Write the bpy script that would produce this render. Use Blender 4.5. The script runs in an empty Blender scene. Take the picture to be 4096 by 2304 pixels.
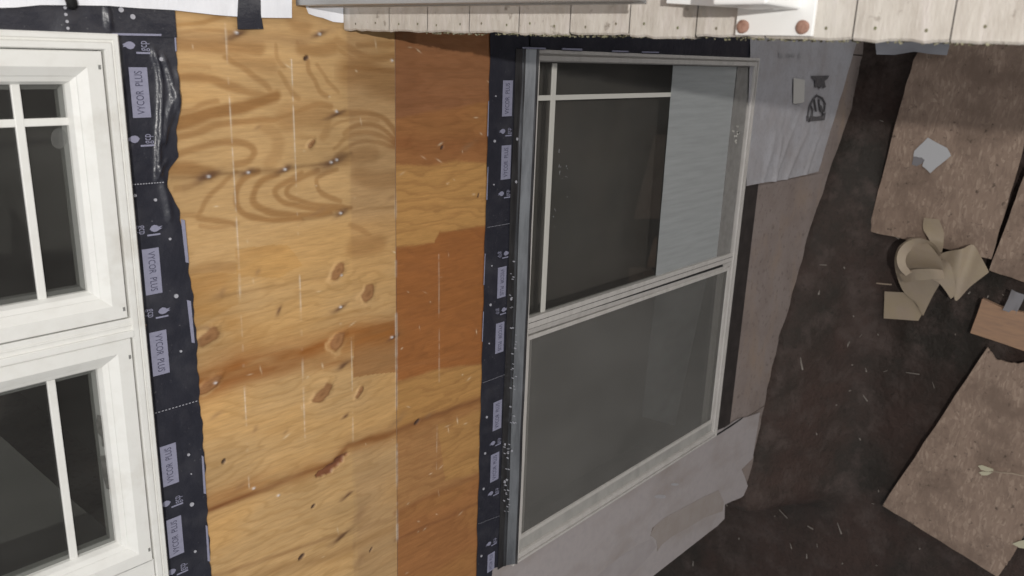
import bpy, bmesh, math, random
import numpy as np
from mathutils import Vector, Matrix

# ------------------------------------------------------------------ camera, sky, lamp, exposure
scene = bpy.context.scene
COL = scene.collection
H = 3.97                     # height of the lens above the ground
D = 1.45                     # distance from the lens to the house wall
FPX, CX, CY = 3276.1, 2048.0, 1152.0      # focal length and centre, photo pixels

def _n(v):
    return v / np.linalg.norm(v)
_e1 = _n(np.array([1635 - CX, 12469 - CY, FPX]))
_e2 = _n(np.array([5100 - CX, 315 - CY, FPX]))
_e2 = _n(_e2 - _e1 * (_e1 @ _e2))
_e3 = _n(np.cross(_e2, _e1))
ROT = np.array([-_e1, _e3, -_e2])          # rows: world X (along wall), Y (into wall), Z (up)

cam = bpy.data.cameras.new('camera')
cam.sensor_width = 36.0
cam.lens = FPX / 4096 * 36
cam.clip_start = 0.02
cam.clip_end = 400
cam.dof.use_dof = True
cam.dof.focus_distance = 1.95
cam.dof.aperture_fstop = 5.6
cam_o = bpy.data.objects.new('camera', cam)
COL.objects.link(cam_o)
r, u, b = ROT[:, 0], -ROT[:, 1], -ROT[:, 2]
cam_o.matrix_world = Matrix(((r[0], u[0], b[0], 0), (r[1], u[1], b[1], 0), (r[2], u[2], b[2], H), (0, 0, 0, 1)))
scene.camera = cam_o

world = bpy.data.worlds.new('World')
scene.world = world
world.use_nodes = True
wn, wl = world.node_tree.nodes, world.node_tree.links
wn.clear()
sky = wn.new('ShaderNodeTexSky')
sky.sky_type = 'NISHITA'
sky.sun_disc = False
sky.sun_elevation = math.radians(35)
sky.sun_rotation = math.radians(140)
hs = wn.new('ShaderNodeHueSaturation')
hs.inputs['Saturation'].default_value = 0.12
bg = wn.new('ShaderNodeBackground')
bg.inputs['Strength'].default_value = 0.097
wo = wn.new('ShaderNodeOutputWorld')
wl.new(sky.outputs[0], hs.inputs['Color'])
wl.new(hs.outputs[0], bg.inputs['Color'])
wl.new(bg.outputs[0], wo.inputs['Surface'])

# night picture: camera flash, its lamp moved back and above the lens to even falloff
fl = bpy.data.lights.new('flash_lamp', 'POINT')
fl.energy = 335
fl.color = (1.0, 0.97, 0.93)
fl.shadow_soft_size = 0.02
fl_o = bpy.data.objects.new('flash_lamp', fl)
fl_o.location = (0.262, -1.7, H + 1.3)
COL.objects.link(fl_o)

scene.view_settings.view_transform = 'Standard'
scene.view_settings.look = 'None'
scene.view_settings.exposure = 0.0
scene.view_settings.gamma = 1.0
scene.view_settings.use_curve_mapping = False
scene.render.engine = 'CYCLES'
scene.render.resolution_x, scene.render.resolution_y = 1024, 576

# ------------------------------------------------------------------ helpers
RNG = random.Random(7)
NR = np.random.RandomState(11)
S = 4096 / 2576

def ray(px, py):
    return ROT @ np.array([(px - CX) / FPX, (py - CY) / FPX, 1.0])
def W(px, py, d=0.0):        # photo pixel -> point on the wall, d metres proud of it
    q = ray(px, py)
    return q * ((D - d) / q[1]) + np.array([0, 0, H])
def G(px, py, h=0.0):        # photo pixel -> point h metres above the ground
    q = ray(px, py)
    return q * ((h - H) / q[2]) + np.array([0, 0, H])
def w3(x, z, d=0.0):         # along-wall x, camera-relative height z, d proud of the wall
    return np.array([x, D - d, z + H])

def srgb(r, g, b_):
    f = lambda c: ((c / 255 + 0.055) / 1.055) ** 2.4 if c > 10 else c / 255 / 12.92
    return (f(r), f(g), f(b_))

class MB:
    def __init__(self):
        self.v, self.f = [], []
    def quad(self, a, b_, c, d_):
        n = len(self.v); self.v += [a, b_, c, d_]; self.f.append((n, n + 1, n + 2, n + 3)); return self
    def box(self, x0, x1, y0, y1, z0, z1):
        x0, x1 = min(x0, x1), max(x0, x1); y0, y1 = min(y0, y1), max(y0, y1); z0, z1 = min(z0, z1), max(z0, z1)
        n = len(self.v)
        self.v += [(x0, y0, z0), (x1, y0, z0), (x1, y1, z0), (x0, y1, z0), (x0, y0, z1), (x1, y0, z1), (x1, y1, z1), (x0, y1, z1)]
        for q in ((0, 3, 2, 1), (4, 5, 6, 7), (0, 1, 5, 4), (1, 2, 6, 5), (2, 3, 7, 6), (3, 0, 4, 7)):
            self.f.append(tuple(n + i for i in q))
        return self
    def wbox(self, x0, x1, z0, z1, d0, d1):         # box on the wall, camera-relative heights
        return self.box(x0, x1, D - d0, D - d1, z0 + H, z1 + H)
    def grid(self, pts):                             # pts[i][j]
        n = len(self.v); ni, nj = len(pts), len(pts[0])
        for row in pts: self.v += [tuple(p) for p in row]
        for i in range(ni - 1):
            for j in range(nj - 1):
                k = n + i * nj + j
                self.f.append((k, k + 1, k + nj + 1, k + nj))
        return self
    def tube(self, path, rad, sides=8):
        n = len(self.v); m = len(path)
        for i, p in enumerate(path):
            p = Vector(p); t = (Vector(path[min(i + 1, m - 1)]) - Vector(path[max(i - 1, 0)])).normalized()
            a = t.cross(Vector((0.13, 0.31, 0.94))).normalized(); c = t.cross(a)
            rr = rad[i] if hasattr(rad, '__len__') else rad
            for k in range(sides):
                g = 2 * math.pi * k / sides
                self.v.append(tuple(p + a * math.cos(g) * rr + c * math.sin(g) * rr))
        for i in range(m - 1):
            for k in range(sides):
                a, b_ = n + i * sides + k, n + i * sides + (k + 1) % sides
                self.f.append((a, b_, b_ + sides, a + sides))
        self.f.append(tuple(n + k for k in reversed(range(sides))))
        self.f.append(tuple(n + (m - 1) * sides + k for k in range(sides)))
        return self
    def prism(self, poly, off):                      # polygon + thickness vector (pointing away from the seen side)
        n = len(self.v); m = len(poly); off = np.array(off)
        self.v += [tuple(p) for p in poly] + [tuple(np.array(p) + off) for p in poly]
        self.f.append(tuple(n + i for i in range(m)))
        self.f.append(tuple(n + m + i for i in reversed(range(m))))
        for i in range(m):
            j = (i + 1) % m
            self.f.append((n + i, n + m + i, n + m + j, n + j))
        return self
    def frame(self, x0, x1, z0, z1, prof):           # mitred picture-frame sweep; prof = [(inset, d), ...]
        n = len(self.v)
        x0, x1 = max(x0, x1), min(x0, x1); z0, z1 = max(z0, z1), min(z0, z1)
        for ins, d in prof:
            for x, z in ((x0 - ins, z0 - ins), (x0 - ins, z1 + ins), (x1 + ins, z1 + ins), (x1 + ins, z0 - ins)):
                self.v.append((x, D - d, z + H))
        for i in range(len(prof) - 1):
            for k in range(4):
                a, b_ = n + i * 4 + k, n + i * 4 + (k + 1) % 4
                self.f.append((a, b_, b_ + 4, a + 4))
        return self
    def build(self, name, mat, parent=None, smooth=False, bevel=0.0):
        o_ = world_origin(parent) if parent else None
        v = np.array(self.v, dtype=float)
        if o_ is None:
            o_ = np.array([(v[:, 0].min() + v[:, 0].max()) / 2, (v[:, 1].min() + v[:, 1].max()) / 2, v[:, 2].min()])
        me = bpy.data.meshes.new(name)
        me.from_pydata([tuple(p) for p in (v - o_)], [], self.f)
        bm = bmesh.new(); bm.from_mesh(me)
        bmesh.ops.recalc_face_normals(bm, faces=bm.faces)
        if bevel:
            bmesh.ops.bevel(bm, geom=[e for e in bm.edges if len(e.link_faces) == 2 and e.calc_face_angle(0) > 0.5],
                            offset=bevel, segments=2, affect='EDGES', profile=0.5)
        bm.to_mesh(me); bm.free()
        if smooth:
            for p in me.polygons: p.use_smooth = True
        me.materials.append(mat)
        ob = bpy.data.objects.new(name, me)
        COL.objects.link(ob)
        if parent: ob.parent = parent
        else: ob.location = o_
        return ob

def world_origin(o):
    p = np.zeros(3)
    while o is not None:
        p = p + np.array(o.location); o = o.parent
    return p

def thing(name, label, cat, loc, group=None):
    o = bpy.data.objects.new(name, None); COL.objects.link(o)
    o.empty_display_size = 0.1
    o.location = tuple(loc); o['label'] = label; o['category'] = cat
    if group: o['group'] = group
    return o
def tag(o, label, cat, group=None):
    o['label'] = label; o['category'] = cat
    if group: o['group'] = group
    return o
def kind(o, k):
    o['kind'] = k
    return o

def vnoise(x, y, seed=0):
    rs = np.random.RandomState(seed); T = rs.rand(64, 64)
    xi, yi = np.floor(x).astype(int), np.floor(y).astype(int)
    fx, fy = x - xi, y - yi
    fx = fx * fx * fx * (fx * (fx * 6 - 15) + 10); fy = fy * fy * fy * (fy * (fy * 6 - 15) + 10)
    a, b_ = T[xi % 64, yi % 64], T[(xi + 1) % 64, yi % 64]
    c, d_ = T[xi % 64, (yi + 1) % 64], T[(xi + 1) % 64, (yi + 1) % 64]
    return (a * (1 - fx) + b_ * fx) * (1 - fy) + (c * (1 - fx) + d_ * fx) * fy - 0.5
def fbm(x, y, seed=0, o=3):
    s, a = 0, 1.0
    for k in range(o):
        s = s + a * vnoise(x * 2 ** k + 3.7 * k, y * 2 ** k + 1.9 * k, seed + k); a *= 0.5
    return s

# ------------------------------------------------------------------ materials
MATS = {}
def mat(name, col, rough=0.6, spec=0.4, metal=0.0, noise=None, bump=None, rnoise=0.0, trans=None):
    """noise = (scale, amount, stretch xyz, dark colour or None); bump = (scale, strength, stretch)"""
    m = bpy.data.materials.new(name); m.use_nodes = True
    nt = m.node_tree; n, l = nt.nodes, nt.links
    p = n['Principled BSDF']
    p.inputs['Base Color'].default_value = (*col, 1)
    p.inputs['Roughness'].default_value = rough
    p.inputs['Specular IOR Level'].default_value = spec
    p.inputs['Metallic'].default_value = metal
    tc = n.new('ShaderNodeTexCoord')
    def nz(scale, st, det=5, rg=0.6):
        mp = n.new('ShaderNodeMapping'); mp.inputs['Scale'].default_value = st
        t = n.new('ShaderNodeTexNoise'); t.inputs['Scale'].default_value = scale
        t.inputs['Detail'].default_value = det; t.inputs['Roughness'].default_value = rg
        l.new(tc.outputs['Object'], mp.inputs['Vector']); l.new(mp.outputs[0], t.inputs['Vector'])
        return t
    if noise:
        if isinstance(noise, tuple): noise = [noise]
        prev = None
        for sc, lo, hi, st, c2 in noise:
            t = nz(sc, st)
            rp = n.new('ShaderNodeMapRange'); rp.inputs[1].default_value = lo; rp.inputs[2].default_value = hi
            mx = n.new('ShaderNodeMix'); mx.data_type = 'RGBA'
            l.new(t.outputs['Fac'], rp.inputs[0]); l.new(rp.outputs[0], mx.inputs['Factor'])
            if prev is None: mx.inputs['A'].default_value = (*col, 1)
            else: l.new(prev, mx.inputs['A'])
            mx.inputs['B'].default_value = (*c2, 1)
            prev = mx.outputs['Result']
        l.new(prev, p.inputs['Base Color'])
    if bump:
        t = nz(bump[0], bump[2])
        bp = n.new('ShaderNodeBump'); bp.inputs['Strength'].default_value = bump[1]; bp.inputs['Distance'].default_value = 0.01
        l.new(t.outputs['Fac'], bp.inputs['Height']); l.new(bp.outputs[0], p.inputs['Normal'])
    if rnoise:
        t = nz(14, (1, 1, 1))
        rp = n.new('ShaderNodeMapRange'); rp.inputs[3].default_value = max(0.05, rough - rnoise); rp.inputs[4].default_value = min(1, rough + rnoise)
        l.new(t.outputs['Fac'], rp.inputs[0]); l.new(rp.outputs[0], p.inputs['Roughness'])
    MATS[name] = m
    return m

def see_through(name, tint, gloss, diff=None, difffac=0.0, streak=None):
    m = bpy.data.materials.new(name); m.use_nodes = True
    n, l = m.node_tree.nodes, m.node_tree.links
    n.clear()
    out = n.new('ShaderNodeOutputMaterial'); tr = n.new('ShaderNodeBsdfTransparent'); tr.inputs[0].default_value = (*tint, 1)
    cur = tr.outputs[0]
    if diff:
        d = n.new('ShaderNodeBsdfDiffuse'); d.inputs[0].default_value = (*diff, 1)
        mx = n.new('ShaderNodeMixShader'); mx.inputs[0].default_value = difffac
        if streak:        # uneven milkiness: (scale, stretch, low, high)
            tc = n.new('ShaderNodeTexCoord'); mp = n.new('ShaderNodeMapping'); mp.inputs['Scale'].default_value = streak[1]
            tx = n.new('ShaderNodeTexNoise'); tx.inputs['Scale'].default_value = streak[0]; tx.inputs['Detail'].default_value = 6; tx.inputs['Roughness'].default_value = 0.62
            rg = n.new('ShaderNodeMapRange'); rg.inputs[1].default_value = 0.3; rg.inputs[2].default_value = 0.7; rg.inputs[3].default_value = streak[2]; rg.inputs[4].default_value = streak[3]
            l.new(tc.outputs['Object'], mp.inputs['Vector']); l.new(mp.outputs[0], tx.inputs['Vector']); l.new(tx.outputs['Fac'], rg.inputs[0]); l.new(rg.outputs[0], mx.inputs[0])
        l.new(cur, mx.inputs[1]); l.new(d.outputs[0], mx.inputs[2]); cur = mx.outputs[0]
    if gloss:
        g = n.new('ShaderNodeBsdfGlossy'); g.inputs['Roughness'].default_value = gloss[1]
        lw = n.new('ShaderNodeFresnel'); lw.inputs['IOR'].default_value = gloss[0]
        mx = n.new('ShaderNodeMixShader')
        ge = n.new('ShaderNodeNewGeometry'); iv = n.new('ShaderNodeMath'); iv.operation = 'SUBTRACT'; iv.inputs[0].default_value = 1.0
        mu = n.new('ShaderNodeMath'); mu.operation = 'MULTIPLY'
        l.new(ge.outputs['Backfacing'], iv.inputs[1]); l.new(iv.outputs[0], mu.inputs[0]); l.new(lw.outputs[0], mu.inputs[1])
        l.new(mu.outputs[0], mx.inputs[0]); l.new(cur, mx.inputs[1]); l.new(g.outputs[0], mx.inputs[2]); cur = mx.outputs[0]
    l.new(cur, out.inputs['Surface'])
    return m

M_vinyl = mat('white_vinyl', (0.79, 0.785, 0.75), 0.38, 0.4, noise=[(30, 0.45, 0.75, (1, 1, 1), (0.74, 0.73, 0.69)), (9, 0.58, 0.75, (1, 1, 1), (0.66, 0.64, 0.59))])
M_vinyl2 = mat('almond_vinyl', (0.56, 0.53, 0.50), 0.45, 0.35, noise=[(9, 0.45, 0.8, (1, 1, 4), (0.45, 0.425, 0.395)), (60, 0.5, 0.8, (1, 1, 1), (0.5, 0.475, 0.44))])
M_gap = mat('dark_gasket', (0.02, 0.02, 0.02), 0.7)
M_grille = mat('grille_bar', (0.62, 0.6, 0.55), 0.5)
M_glass = see_through('window_glass', (0.88, 0.89, 0.875), (1.5, 0.02), (0.5, 0.48, 0.46), 0.03, (5, (1, 1, 0.5), 0.018, 0.045))
M_screen = see_through('insect_screen', (0.74, 0.73, 0.72), None, (0.33, 0.32, 0.30), 0.3, (4, (1, 1, 0.6), 0.22, 0.34))
M_film = see_through('milky_film', (0.6, 0.6, 0.6), (1.35, 0.3), (0.56, 0.58, 0.58), 0.62, (9, (7, 1, 0.5), 0.56, 0.71))
M_film2 = see_through('milky_film_thin', (0.6, 0.6, 0.6), (1.35, 0.3), (0.5, 0.55, 0.58), 0.25, (5, (2, 1, 1), 0.15, 0.5))
M_spacer = mat('spacer_grey', (0.22, 0.22, 0.21), 0.5)
M_tape = mat('black_membrane', (0.026, 0.027, 0.037), 0.33, 0.5, noise=[(40, 0.4, 0.8, (1, 1, 1), (0.036, 0.036, 0.047)), (11, 0.5, 0.75, (1, 1, 1), (0.05, 0.05, 0.06)), (150, 0.66, 0.72, (1, 1, 1), (0.12, 0.12, 0.13))], bump=(22, 0.3, (1, 1, 1)), rnoise=0.12)
M_label = mat('lavender_print', (0.29, 0.29, 0.385), 0.5, noise=(120, 0.45, 0.8, (1, 1, 1), (0.24, 0.24, 0.32)))
M_ink = mat('dark_lettering', (0.06, 0.06, 0.10), 0.6)
M_dot = mat('pale_nail_head', (0.42, 0.42, 0.46), 0.4)
M_wrap = mat('house_wrap_white', (0.86, 0.865, 0.9), 0.5, 0.35, noise=(26, 0.4, 0.8, (1, 1, 4), (0.8, 0.81, 0.85)), bump=(30, 0.12, (1, 1, 3)))
M_wrap_low = mat('house_wrap_dusty', (0.42, 0.41, 0.43), 0.6, 0.3, noise=[(7, 0.42, 0.75, (1, 1, 1), (0.34, 0.31, 0.31)), (90, 0.5, 0.8, (1, 1, 1), (0.32, 0.31, 0.32))], bump=(16, 0.25, (1, 1, 1)))
M_wrap_grey = mat('house_wrap_grey', (0.40, 0.36, 0.355), 0.6, 0.3, noise=[(3.2, 0.48, 0.70, (1.6, 1, 1), (0.31, 0.265, 0.24)), (40, 0.45, 0.8, (1, 1, 1), (0.35, 0.32, 0.32))], bump=(14, 0.2, (1, 1, 1)))
M_mud = mat('dry_mud_stain', (0.20, 0.165, 0.14), 0.8, 0.2, noise=(20, 0.4, 0.75, (1, 1, 1), (0.13, 0.105, 0.09)))
M_soiled = mat('soiled_sheathing', (0.275, 0.228, 0.208), 0.75, 0.25, noise=[(5, 0.42, 0.72, (1, 1, 1), (0.22, 0.175, 0.155)), (38, 0.55, 0.78, (1, 1, 1), (0.13, 0.1, 0.085)), (3, 0.5, 0.75, (1, 1, 2), (0.30, 0.225, 0.175))], bump=(30, 0.2, (1, 1, 1)))
M_metal = mat('grey_aluminium', (0.25, 0.255, 0.265), 0.34, 0.5, metal=0.92, noise=(12, 0.4, 0.75, (0.6, 1, 4), (0.13, 0.132, 0.14)), rnoise=0.12)
M_railmetal = mat('rail_aluminium', (0.42, 0.42, 0.41), 0.35, 0.5, metal=0.7)
M_white = mat('white_paint', (0.85, 0.85, 0.83), 0.4)
M_rust = mat('rusty_bolt', (0.42, 0.25, 0.19), 0.7, 0.3, noise=(90, 0.4, 0.7, (1, 1, 1), (0.27, 0.15, 0.11)), bump=(80, 0.4, (1, 1, 1)))
M_inside = mat('inside_wall', (0.30, 0.29, 0.27), 0.8)
M_insidefloor = mat('inside_floor', (0.2, 0.17, 0.14), 0.7)
M_deck = mat('weathered_board', (0.63, 0.59, 0.53), 0.6, 0.35,
             noise=[(7, 0.42, 0.75, (2, 4, 1), (0.47, 0.425, 0.37)), (22, 0.5, 0.78, (1, 3, 1), (0.68, 0.63, 0.59)), (48, 0.62, 0.72, (1, 1, 1), (0.3, 0.26, 0.22))],
             bump=(30, 0.25, (1, 4, 1)))
M_rim = mat('mossy_timber', (0.19, 0.17, 0.12), 0.85, 0.2, noise=[(30, 0.45, 0.7, (1, 1, 1), (0.17, 0.2, 0.08)), (70, 0.5, 0.7, (1, 1, 1), (0.3, 0.28, 0.2))], bump=(60, 0.6, (1, 1, 1)))
M_moss = mat('moss', (0.25, 0.24, 0.15), 0.9, 0.2, noise=(60, 0.4, 0.7, (1, 1, 1), (0.42, 0.39, 0.29)))
M_soil = mat('dark_soil', (0.068, 0.046, 0.039), 0.62, 0.14,
             noise=[(2.1, 0.42, 0.62, (1, 1, 1), (0.042, 0.036, 0.031)), (9, 0.48, 0.7, (1, 1, 1), (0.09, 0.068, 0.06)), (55, 0.58, 0.75, (1, 1, 1), (0.035, 0.03, 0.026))],
             bump=(40, 1.0, (1, 1, 1)))
M_paper = mat('tan_release_paper', (0.40, 0.32, 0.24), 0.42, 0.4, noise=(12, 0.4, 0.75, (1, 1, 1), (0.41, 0.33, 0.22)), bump=(9, 0.6, (1, 1, 1)))
M_paperw = mat('white_paper', (0.55, 0.55, 0.56), 0.55)
M_leaf = mat('pale_leaf', (0.6, 0.56, 0.4), 0.55)
M_twig = mat('dry_twig', (0.42, 0.33, 0.25), 0.75)
M_string = mat('frayed_string', (0.34, 0.31, 0.28), 0.8)
M_chip = mat('pale_chip', (0.27, 0.24, 0.21), 0.7)
M_greyclip = mat('grey_scrap', (0.24, 0.23, 0.24), 0.5)
M_pine = mat('pine_offcut', (0.44, 0.27, 0.17), 0.7, noise=(14, 0.4, 0.7, (7, 1, 1), (0.35, 0.22, 0.15)))
M_blackrubber = mat('black_rubber', (0.012, 0.012, 0.012), 0.6)

def osb_material():
    m = mat('osb_strands', (0.3, 0.2, 0.14), 0.72, 0.3)
    nt = m.node_tree; n, l = nt.nodes, nt.links
    p = n['Principled BSDF']; tc = n.new('ShaderNodeTexCoord')
    def vor(sc, st, rot):
        mp = n.new('ShaderNodeMapping'); mp.inputs['Scale'].default_value = st; mp.inputs['Rotation'].default_value = (0, 0, rot)
        nz = n.new('ShaderNodeTexNoise'); nz.inputs['Scale'].default_value = 6
        ad = n.new('ShaderNodeMix'); ad.data_type = 'RGBA'; ad.blend_type = 'LINEAR_LIGHT'; ad.inputs['Factor'].default_value = 0.035
        v = n.new('ShaderNodeTexVoronoi'); v.inputs['Scale'].default_value = sc
        l.new(tc.outputs['Object'], nz.inputs['Vector']); l.new(tc.outputs['Object'], ad.inputs['A']); l.new(nz.outputs['Color'], ad.inputs['B'])
        l.new(ad.outputs['Result'], mp.inputs['Vector']); l.new(mp.outputs[0], v.inputs['Vector'])
        return v
    a, c = vor(30, (1, 3.6, 1), 0.35), vor(36, (1, 3.8, 1), 1.25)
    nz = n.new('ShaderNodeTexNoise'); nz.inputs['Scale'].default_value = 16; l.new(tc.outputs['Object'], nz.inputs['Vector'])
    st = n.new('ShaderNodeMath'); st.operation = 'GREATER_THAN'; st.inputs[1].default_value = 0.5; l.new(nz.outputs['Fac'], st.inputs[0])
    mx = n.new('ShaderNodeMix'); mx.data_type = 'RGBA'
    l.new(st.outputs[0], mx.inputs['Factor']); l.new(a.outputs['Color'], mx.inputs['A']); l.new(c.outputs['Color'], mx.inputs['B'])
    sp = n.new('ShaderNodeSeparateColor'); l.new(mx.outputs['Result'], sp.inputs[0])
    cr = n.new('ShaderNodeValToRGB')
    el = cr.color_ramp.elements
    el[0].position = 0.0; el[0].color = (0.30, 0.215, 0.165, 1); el[1].position = 0.97; el[1].color = (0.44, 0.33, 0.255, 1)
    e = el.new(0.35); e.color = (0.335, 0.242, 0.185, 1); e = el.new(0.7); e.color = (0.355, 0.258, 0.198, 1)
    l.new(sp.outputs[0], cr.inputs[0])
    big = n.new('ShaderNodeTexNoise'); big.inputs['Scale'].default_value = 5; big.inputs['Detail'].default_value = 6; big.inputs['Roughness'].default_value = 0.65
    l.new(tc.outputs['Object'], big.inputs['Vector'])
    rp = n.new('ShaderNodeMapRange'); rp.inputs[1].default_value = 0.46; rp.inputs[2].default_value = 0.64; rp.inputs[4].default_value = 0.9
    l.new(big.outputs['Fac'], rp.inputs[0])
    m2 = n.new('ShaderNodeMix'); m2.data_type = 'RGBA'; m2.inputs['B'].default_value = (0.225, 0.16, 0.122, 1)
    l.new(rp.outputs[0], m2.inputs['Factor']); l.new(cr.outputs[0], m2.inputs['A'])
    fine = n.new('ShaderNodeTexNoise'); fine.inputs['Scale'].default_value = 42; fine.inputs['Detail'].default_value = 4
    l.new(tc.outputs['Object'], fine.inputs['Vector'])
    r3 = n.new('ShaderNodeMapRange'); r3.inputs[1].default_value = 0.64; r3.inputs[2].default_value = 0.74; r3.inputs[4].default_value = 0.8
    l.new(fine.outputs['Fac'], r3.inputs[0])
    m3 = n.new('ShaderNodeMix'); m3.data_type = 'RGBA'; m3.inputs['B'].default_value = (0.09, 0.065, 0.05, 1)
    l.new(r3.outputs[0], m3.inputs['Factor']); l.new(m2.outputs['Result'], m3.inputs['A'])
    l.new(m3.outputs['Result'], p.inputs['Base Color'])
    bp = n.new('ShaderNodeBump'); bp.inputs['Strength'].default_value = 0.3; bp.inputs['Distance'].default_value = 0.006
    l.new(sp.outputs[0], bp.inputs['Height']); l.new(bp.outputs[0], p.inputs['Normal'])
    return m
M_osb = osb_material()

def ply_material():
    m = mat('fir_plywood', (0.6, 0.4, 0.2), 0.42, 0.35)
    nt = m.node_tree; n, l = nt.nodes, nt.links
    p = n['Principled BSDF']; tc = n.new('ShaderNodeTexCoord')
    at = n.new('ShaderNodeAttribute'); at.attribute_name = 'veneer'
    mp = n.new('ShaderNodeMapping'); mp.inputs['Scale'].default_value = (34, 1, 3.2)
    nz = n.new('ShaderNodeTexNoise'); nz.inputs['Scale'].default_value = 7; nz.inputs['Detail'].default_value = 6; nz.inputs['Roughness'].default_value = 0.7
    l.new(tc.outputs['Object'], mp.inputs['Vector']); l.new(mp.outputs[0], nz.inputs['Vector'])
    rp = n.new('ShaderNodeMapRange'); rp.inputs[1].default_value = 0.3; rp.inputs[2].default_value = 0.7; rp.inputs[3].default_value = 0.86; rp.inputs[4].default_value = 1.10
    l.new(nz.outputs['Fac'], rp.inputs[0])
    vm = n.new('ShaderNodeVectorMath'); vm.operation = 'SCALE'
    l.new(at.outputs['Color'], vm.inputs[0]); l.new(rp.outputs[0], vm.inputs['Scale'])
    l.new(vm.outputs[0], p.inputs['Base Color'])
    bp = n.new('ShaderNodeBump'); bp.inputs['Strength'].default_value = 0.18; bp.inputs['Distance'].default_value = 0.004
    l.new(nz.outputs['Fac'], bp.inputs['Height']); l.new(bp.outputs[0], p.inputs['Normal'])
    r2 = n.new('ShaderNodeMapRange'); r2.inputs[3].default_value = 0.34; r2.inputs[4].default_value = 0.62
    l.new(nz.outputs['Fac'], r2.inputs[0]); l.new(r2.outputs[0], p.inputs['Roughness'])
    return m
M_ply = ply_material()

# ------------------------------------------------------------------ ground
WX = [(0.10, -4.03), (-0.11, -3.985), (-0.21, -3.99), (-0.46, -3.83), (-0.58, -3.775), (-0.96, -3.60), (-1.19, -3.545), (-1.40, -3.45), (-1.81, -3.38), (-2.03, -3.30)]
def wall_foot(x):
    xs = [-a for a, _ in WX]; zs = [c for _, c in WX]
    return np.interp(-x, xs, zs) + H
xs = np.concatenate([np.linspace(-20, -3.2, 14), np.linspace(-3.1, 1.0, 150), np.linspace(1.2, 20, 14)])
ys = np.concatenate([np.linspace(-20, -1.6, 12), np.linspace(-1.5, 1.6, 120), np.linspace(1.8, 20, 12)])
XX, YY = np.meshgrid(xs, ys, indexing='ij')
hgt = 0.026 * fbm(XX * 4, YY * 4, 3, 5) + 0.012 * fbm(XX * 22, YY * 22, 9, 2) - 0.02
dist = np.clip(D - YY, 0, None)
side = np.clip(-2.03 - XX, 0, None)
berm = (wall_foot(XX) + 0.0) * np.exp(-(dist / 0.17) ** 2) * np.exp(-(side / 0.15) ** 2)
hgt = hgt + np.clip(berm, -0.05, 2) * (1 + 0.12 * fbm(XX * 9, YY * 9, 21, 2))
mb = MB().grid([[(XX[i, j], YY[i, j], hgt[i, j]) for j in range(len(ys))] for i in range(len(xs))])
g_o = kind(mb.build('ground', M_soil, smooth=True), 'structure')

# ------------------------------------------------------------------ house wall
PL, PM, PR = -0.60, -1.2205, -1.600     # plywood: left edge (under the tape), joint, right edge; camera-relative heights
wall = thing('house_wall', 'plywood sheathed house wall around the white casement and the sliding window', 'wall', (-0.8, D, 0))

def dp(x, y):        # display pixel (2576 wide view) -> (u, v) on the wall: u downwards along the grain, v sideways
    q = W(x * S, y * S)
    return -(q[2] - H), -q[0]
def seg_d(u, v, pl):
    best = np.full(u.shape, 9.0)
    for (a, b_), (c, d_) in zip(pl[:-1], pl[1:]):
        L = (c - a) ** 2 + (d_ - b_) ** 2
        t = np.clip(((u - a) * (c - a) + (v - b_) * (d_ - b_)) / L, 0, 1)
        best = np.minimum(best, np.hypot(u - a - t * (c - a), v - b_ - t * (d_ - b_)))
    return best
def inpoly(u, v, pl):
    ins = np.zeros(u.shape, bool)
    for (a, b_), (c, d_) in zip(pl, pl[1:] + pl[:1]):
        if abs(d_ - b_) < 1e-9: continue
        cond = ((b_ > v) != (d_ > v)) & (u < (c - a) * (v - b_) / (d_ - b_) + a)
        ins ^= cond
    return ins
def sstep(a, b_, x):
    t = np.clip((x - a) / (b_ - a), 0, 1); return t * t * (3 - 2 * t)

KNOTS = [  # x, y (2576-wide view), half length, half height, kind
    (783, 362, 9, 9, 'ring'), (520, 442, 24, 7, 'pitch'), (620, 433, 20, 6, 'pitch'), (716, 425, 18, 6, 'pitch'), (835, 409, 34, 12, 'pitch'),
    (848, 284, 20, 4, 'pitch'), (803, 84, 20, 6, 'pitch'), (594, 86, 22, 6, 'pitch'), (856, 534, 17, 7, 'pitch'), (792, 534, 26, 5, 'stain'),
    (850, 680, 19, 18, 'knot'), (925, 736, 19, 17, 'knot'), (856, 775, 22, 5, 'pitch'), (522, 845, 20, 17, 'knot'), (852, 856, 20, 17, 'knot'),
    (528, 965, 24, 13, 'knot'), (808, 990, 24, 16, 'knot'), (905, 985, 9, 12, 'knot'), (862, 918, 15, 6, 'pitch'), (701, 783, 5, 9, 'pitch'),
    (868, 1046, 9, 5, 'pitch'), (832, 1176, 42, 14, 'hole'), (568, 1162, 5, 5, 'dot'), (786, 1274, 6, 5, 'dot'), (760, 1403, 8, 7, 'dot'),
    (933, 1383, 5, 7, 'dot'), (872, 1248, 16, 5, 'pitch'), (900, 1300, 24, 18, 'stain'), (905, 1410, 18, 14, 'stain'), (858, 1350, 24, 6, 'pitch'),
    (985, 850, 14, 4, 'pitch'), (985, 500, 12, 5, 'stain'), (604, 1222, 18, 7, 'stain'), (650, 688, 6, 6, 'stain'), (560, 738, 16, 7, 'stain'),
    (1050, 1062, 10, 6, 'dot'), (1080, 1044, 14, 8, 'stain'), (1110, 372, 7, 6, 'dot'), (1180, 368, 20, 8, 'stain'), (1020, 90, 8, 8, 'stain'),
    (1206, 490, 4, 6, 'dot'), (770, 150, 5, 5, 'dot'), (640, 1080, 7, 6, 'stain'), (716, 1085, 6, 4, 'stain'), (545, 1045, 14, 6, 'stain'),
    (998, 1060, 26, 10, 'stain'), (650, 320, 9, 4, 'stain'), (890, 1372, 6, 10, 'stain')]
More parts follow.
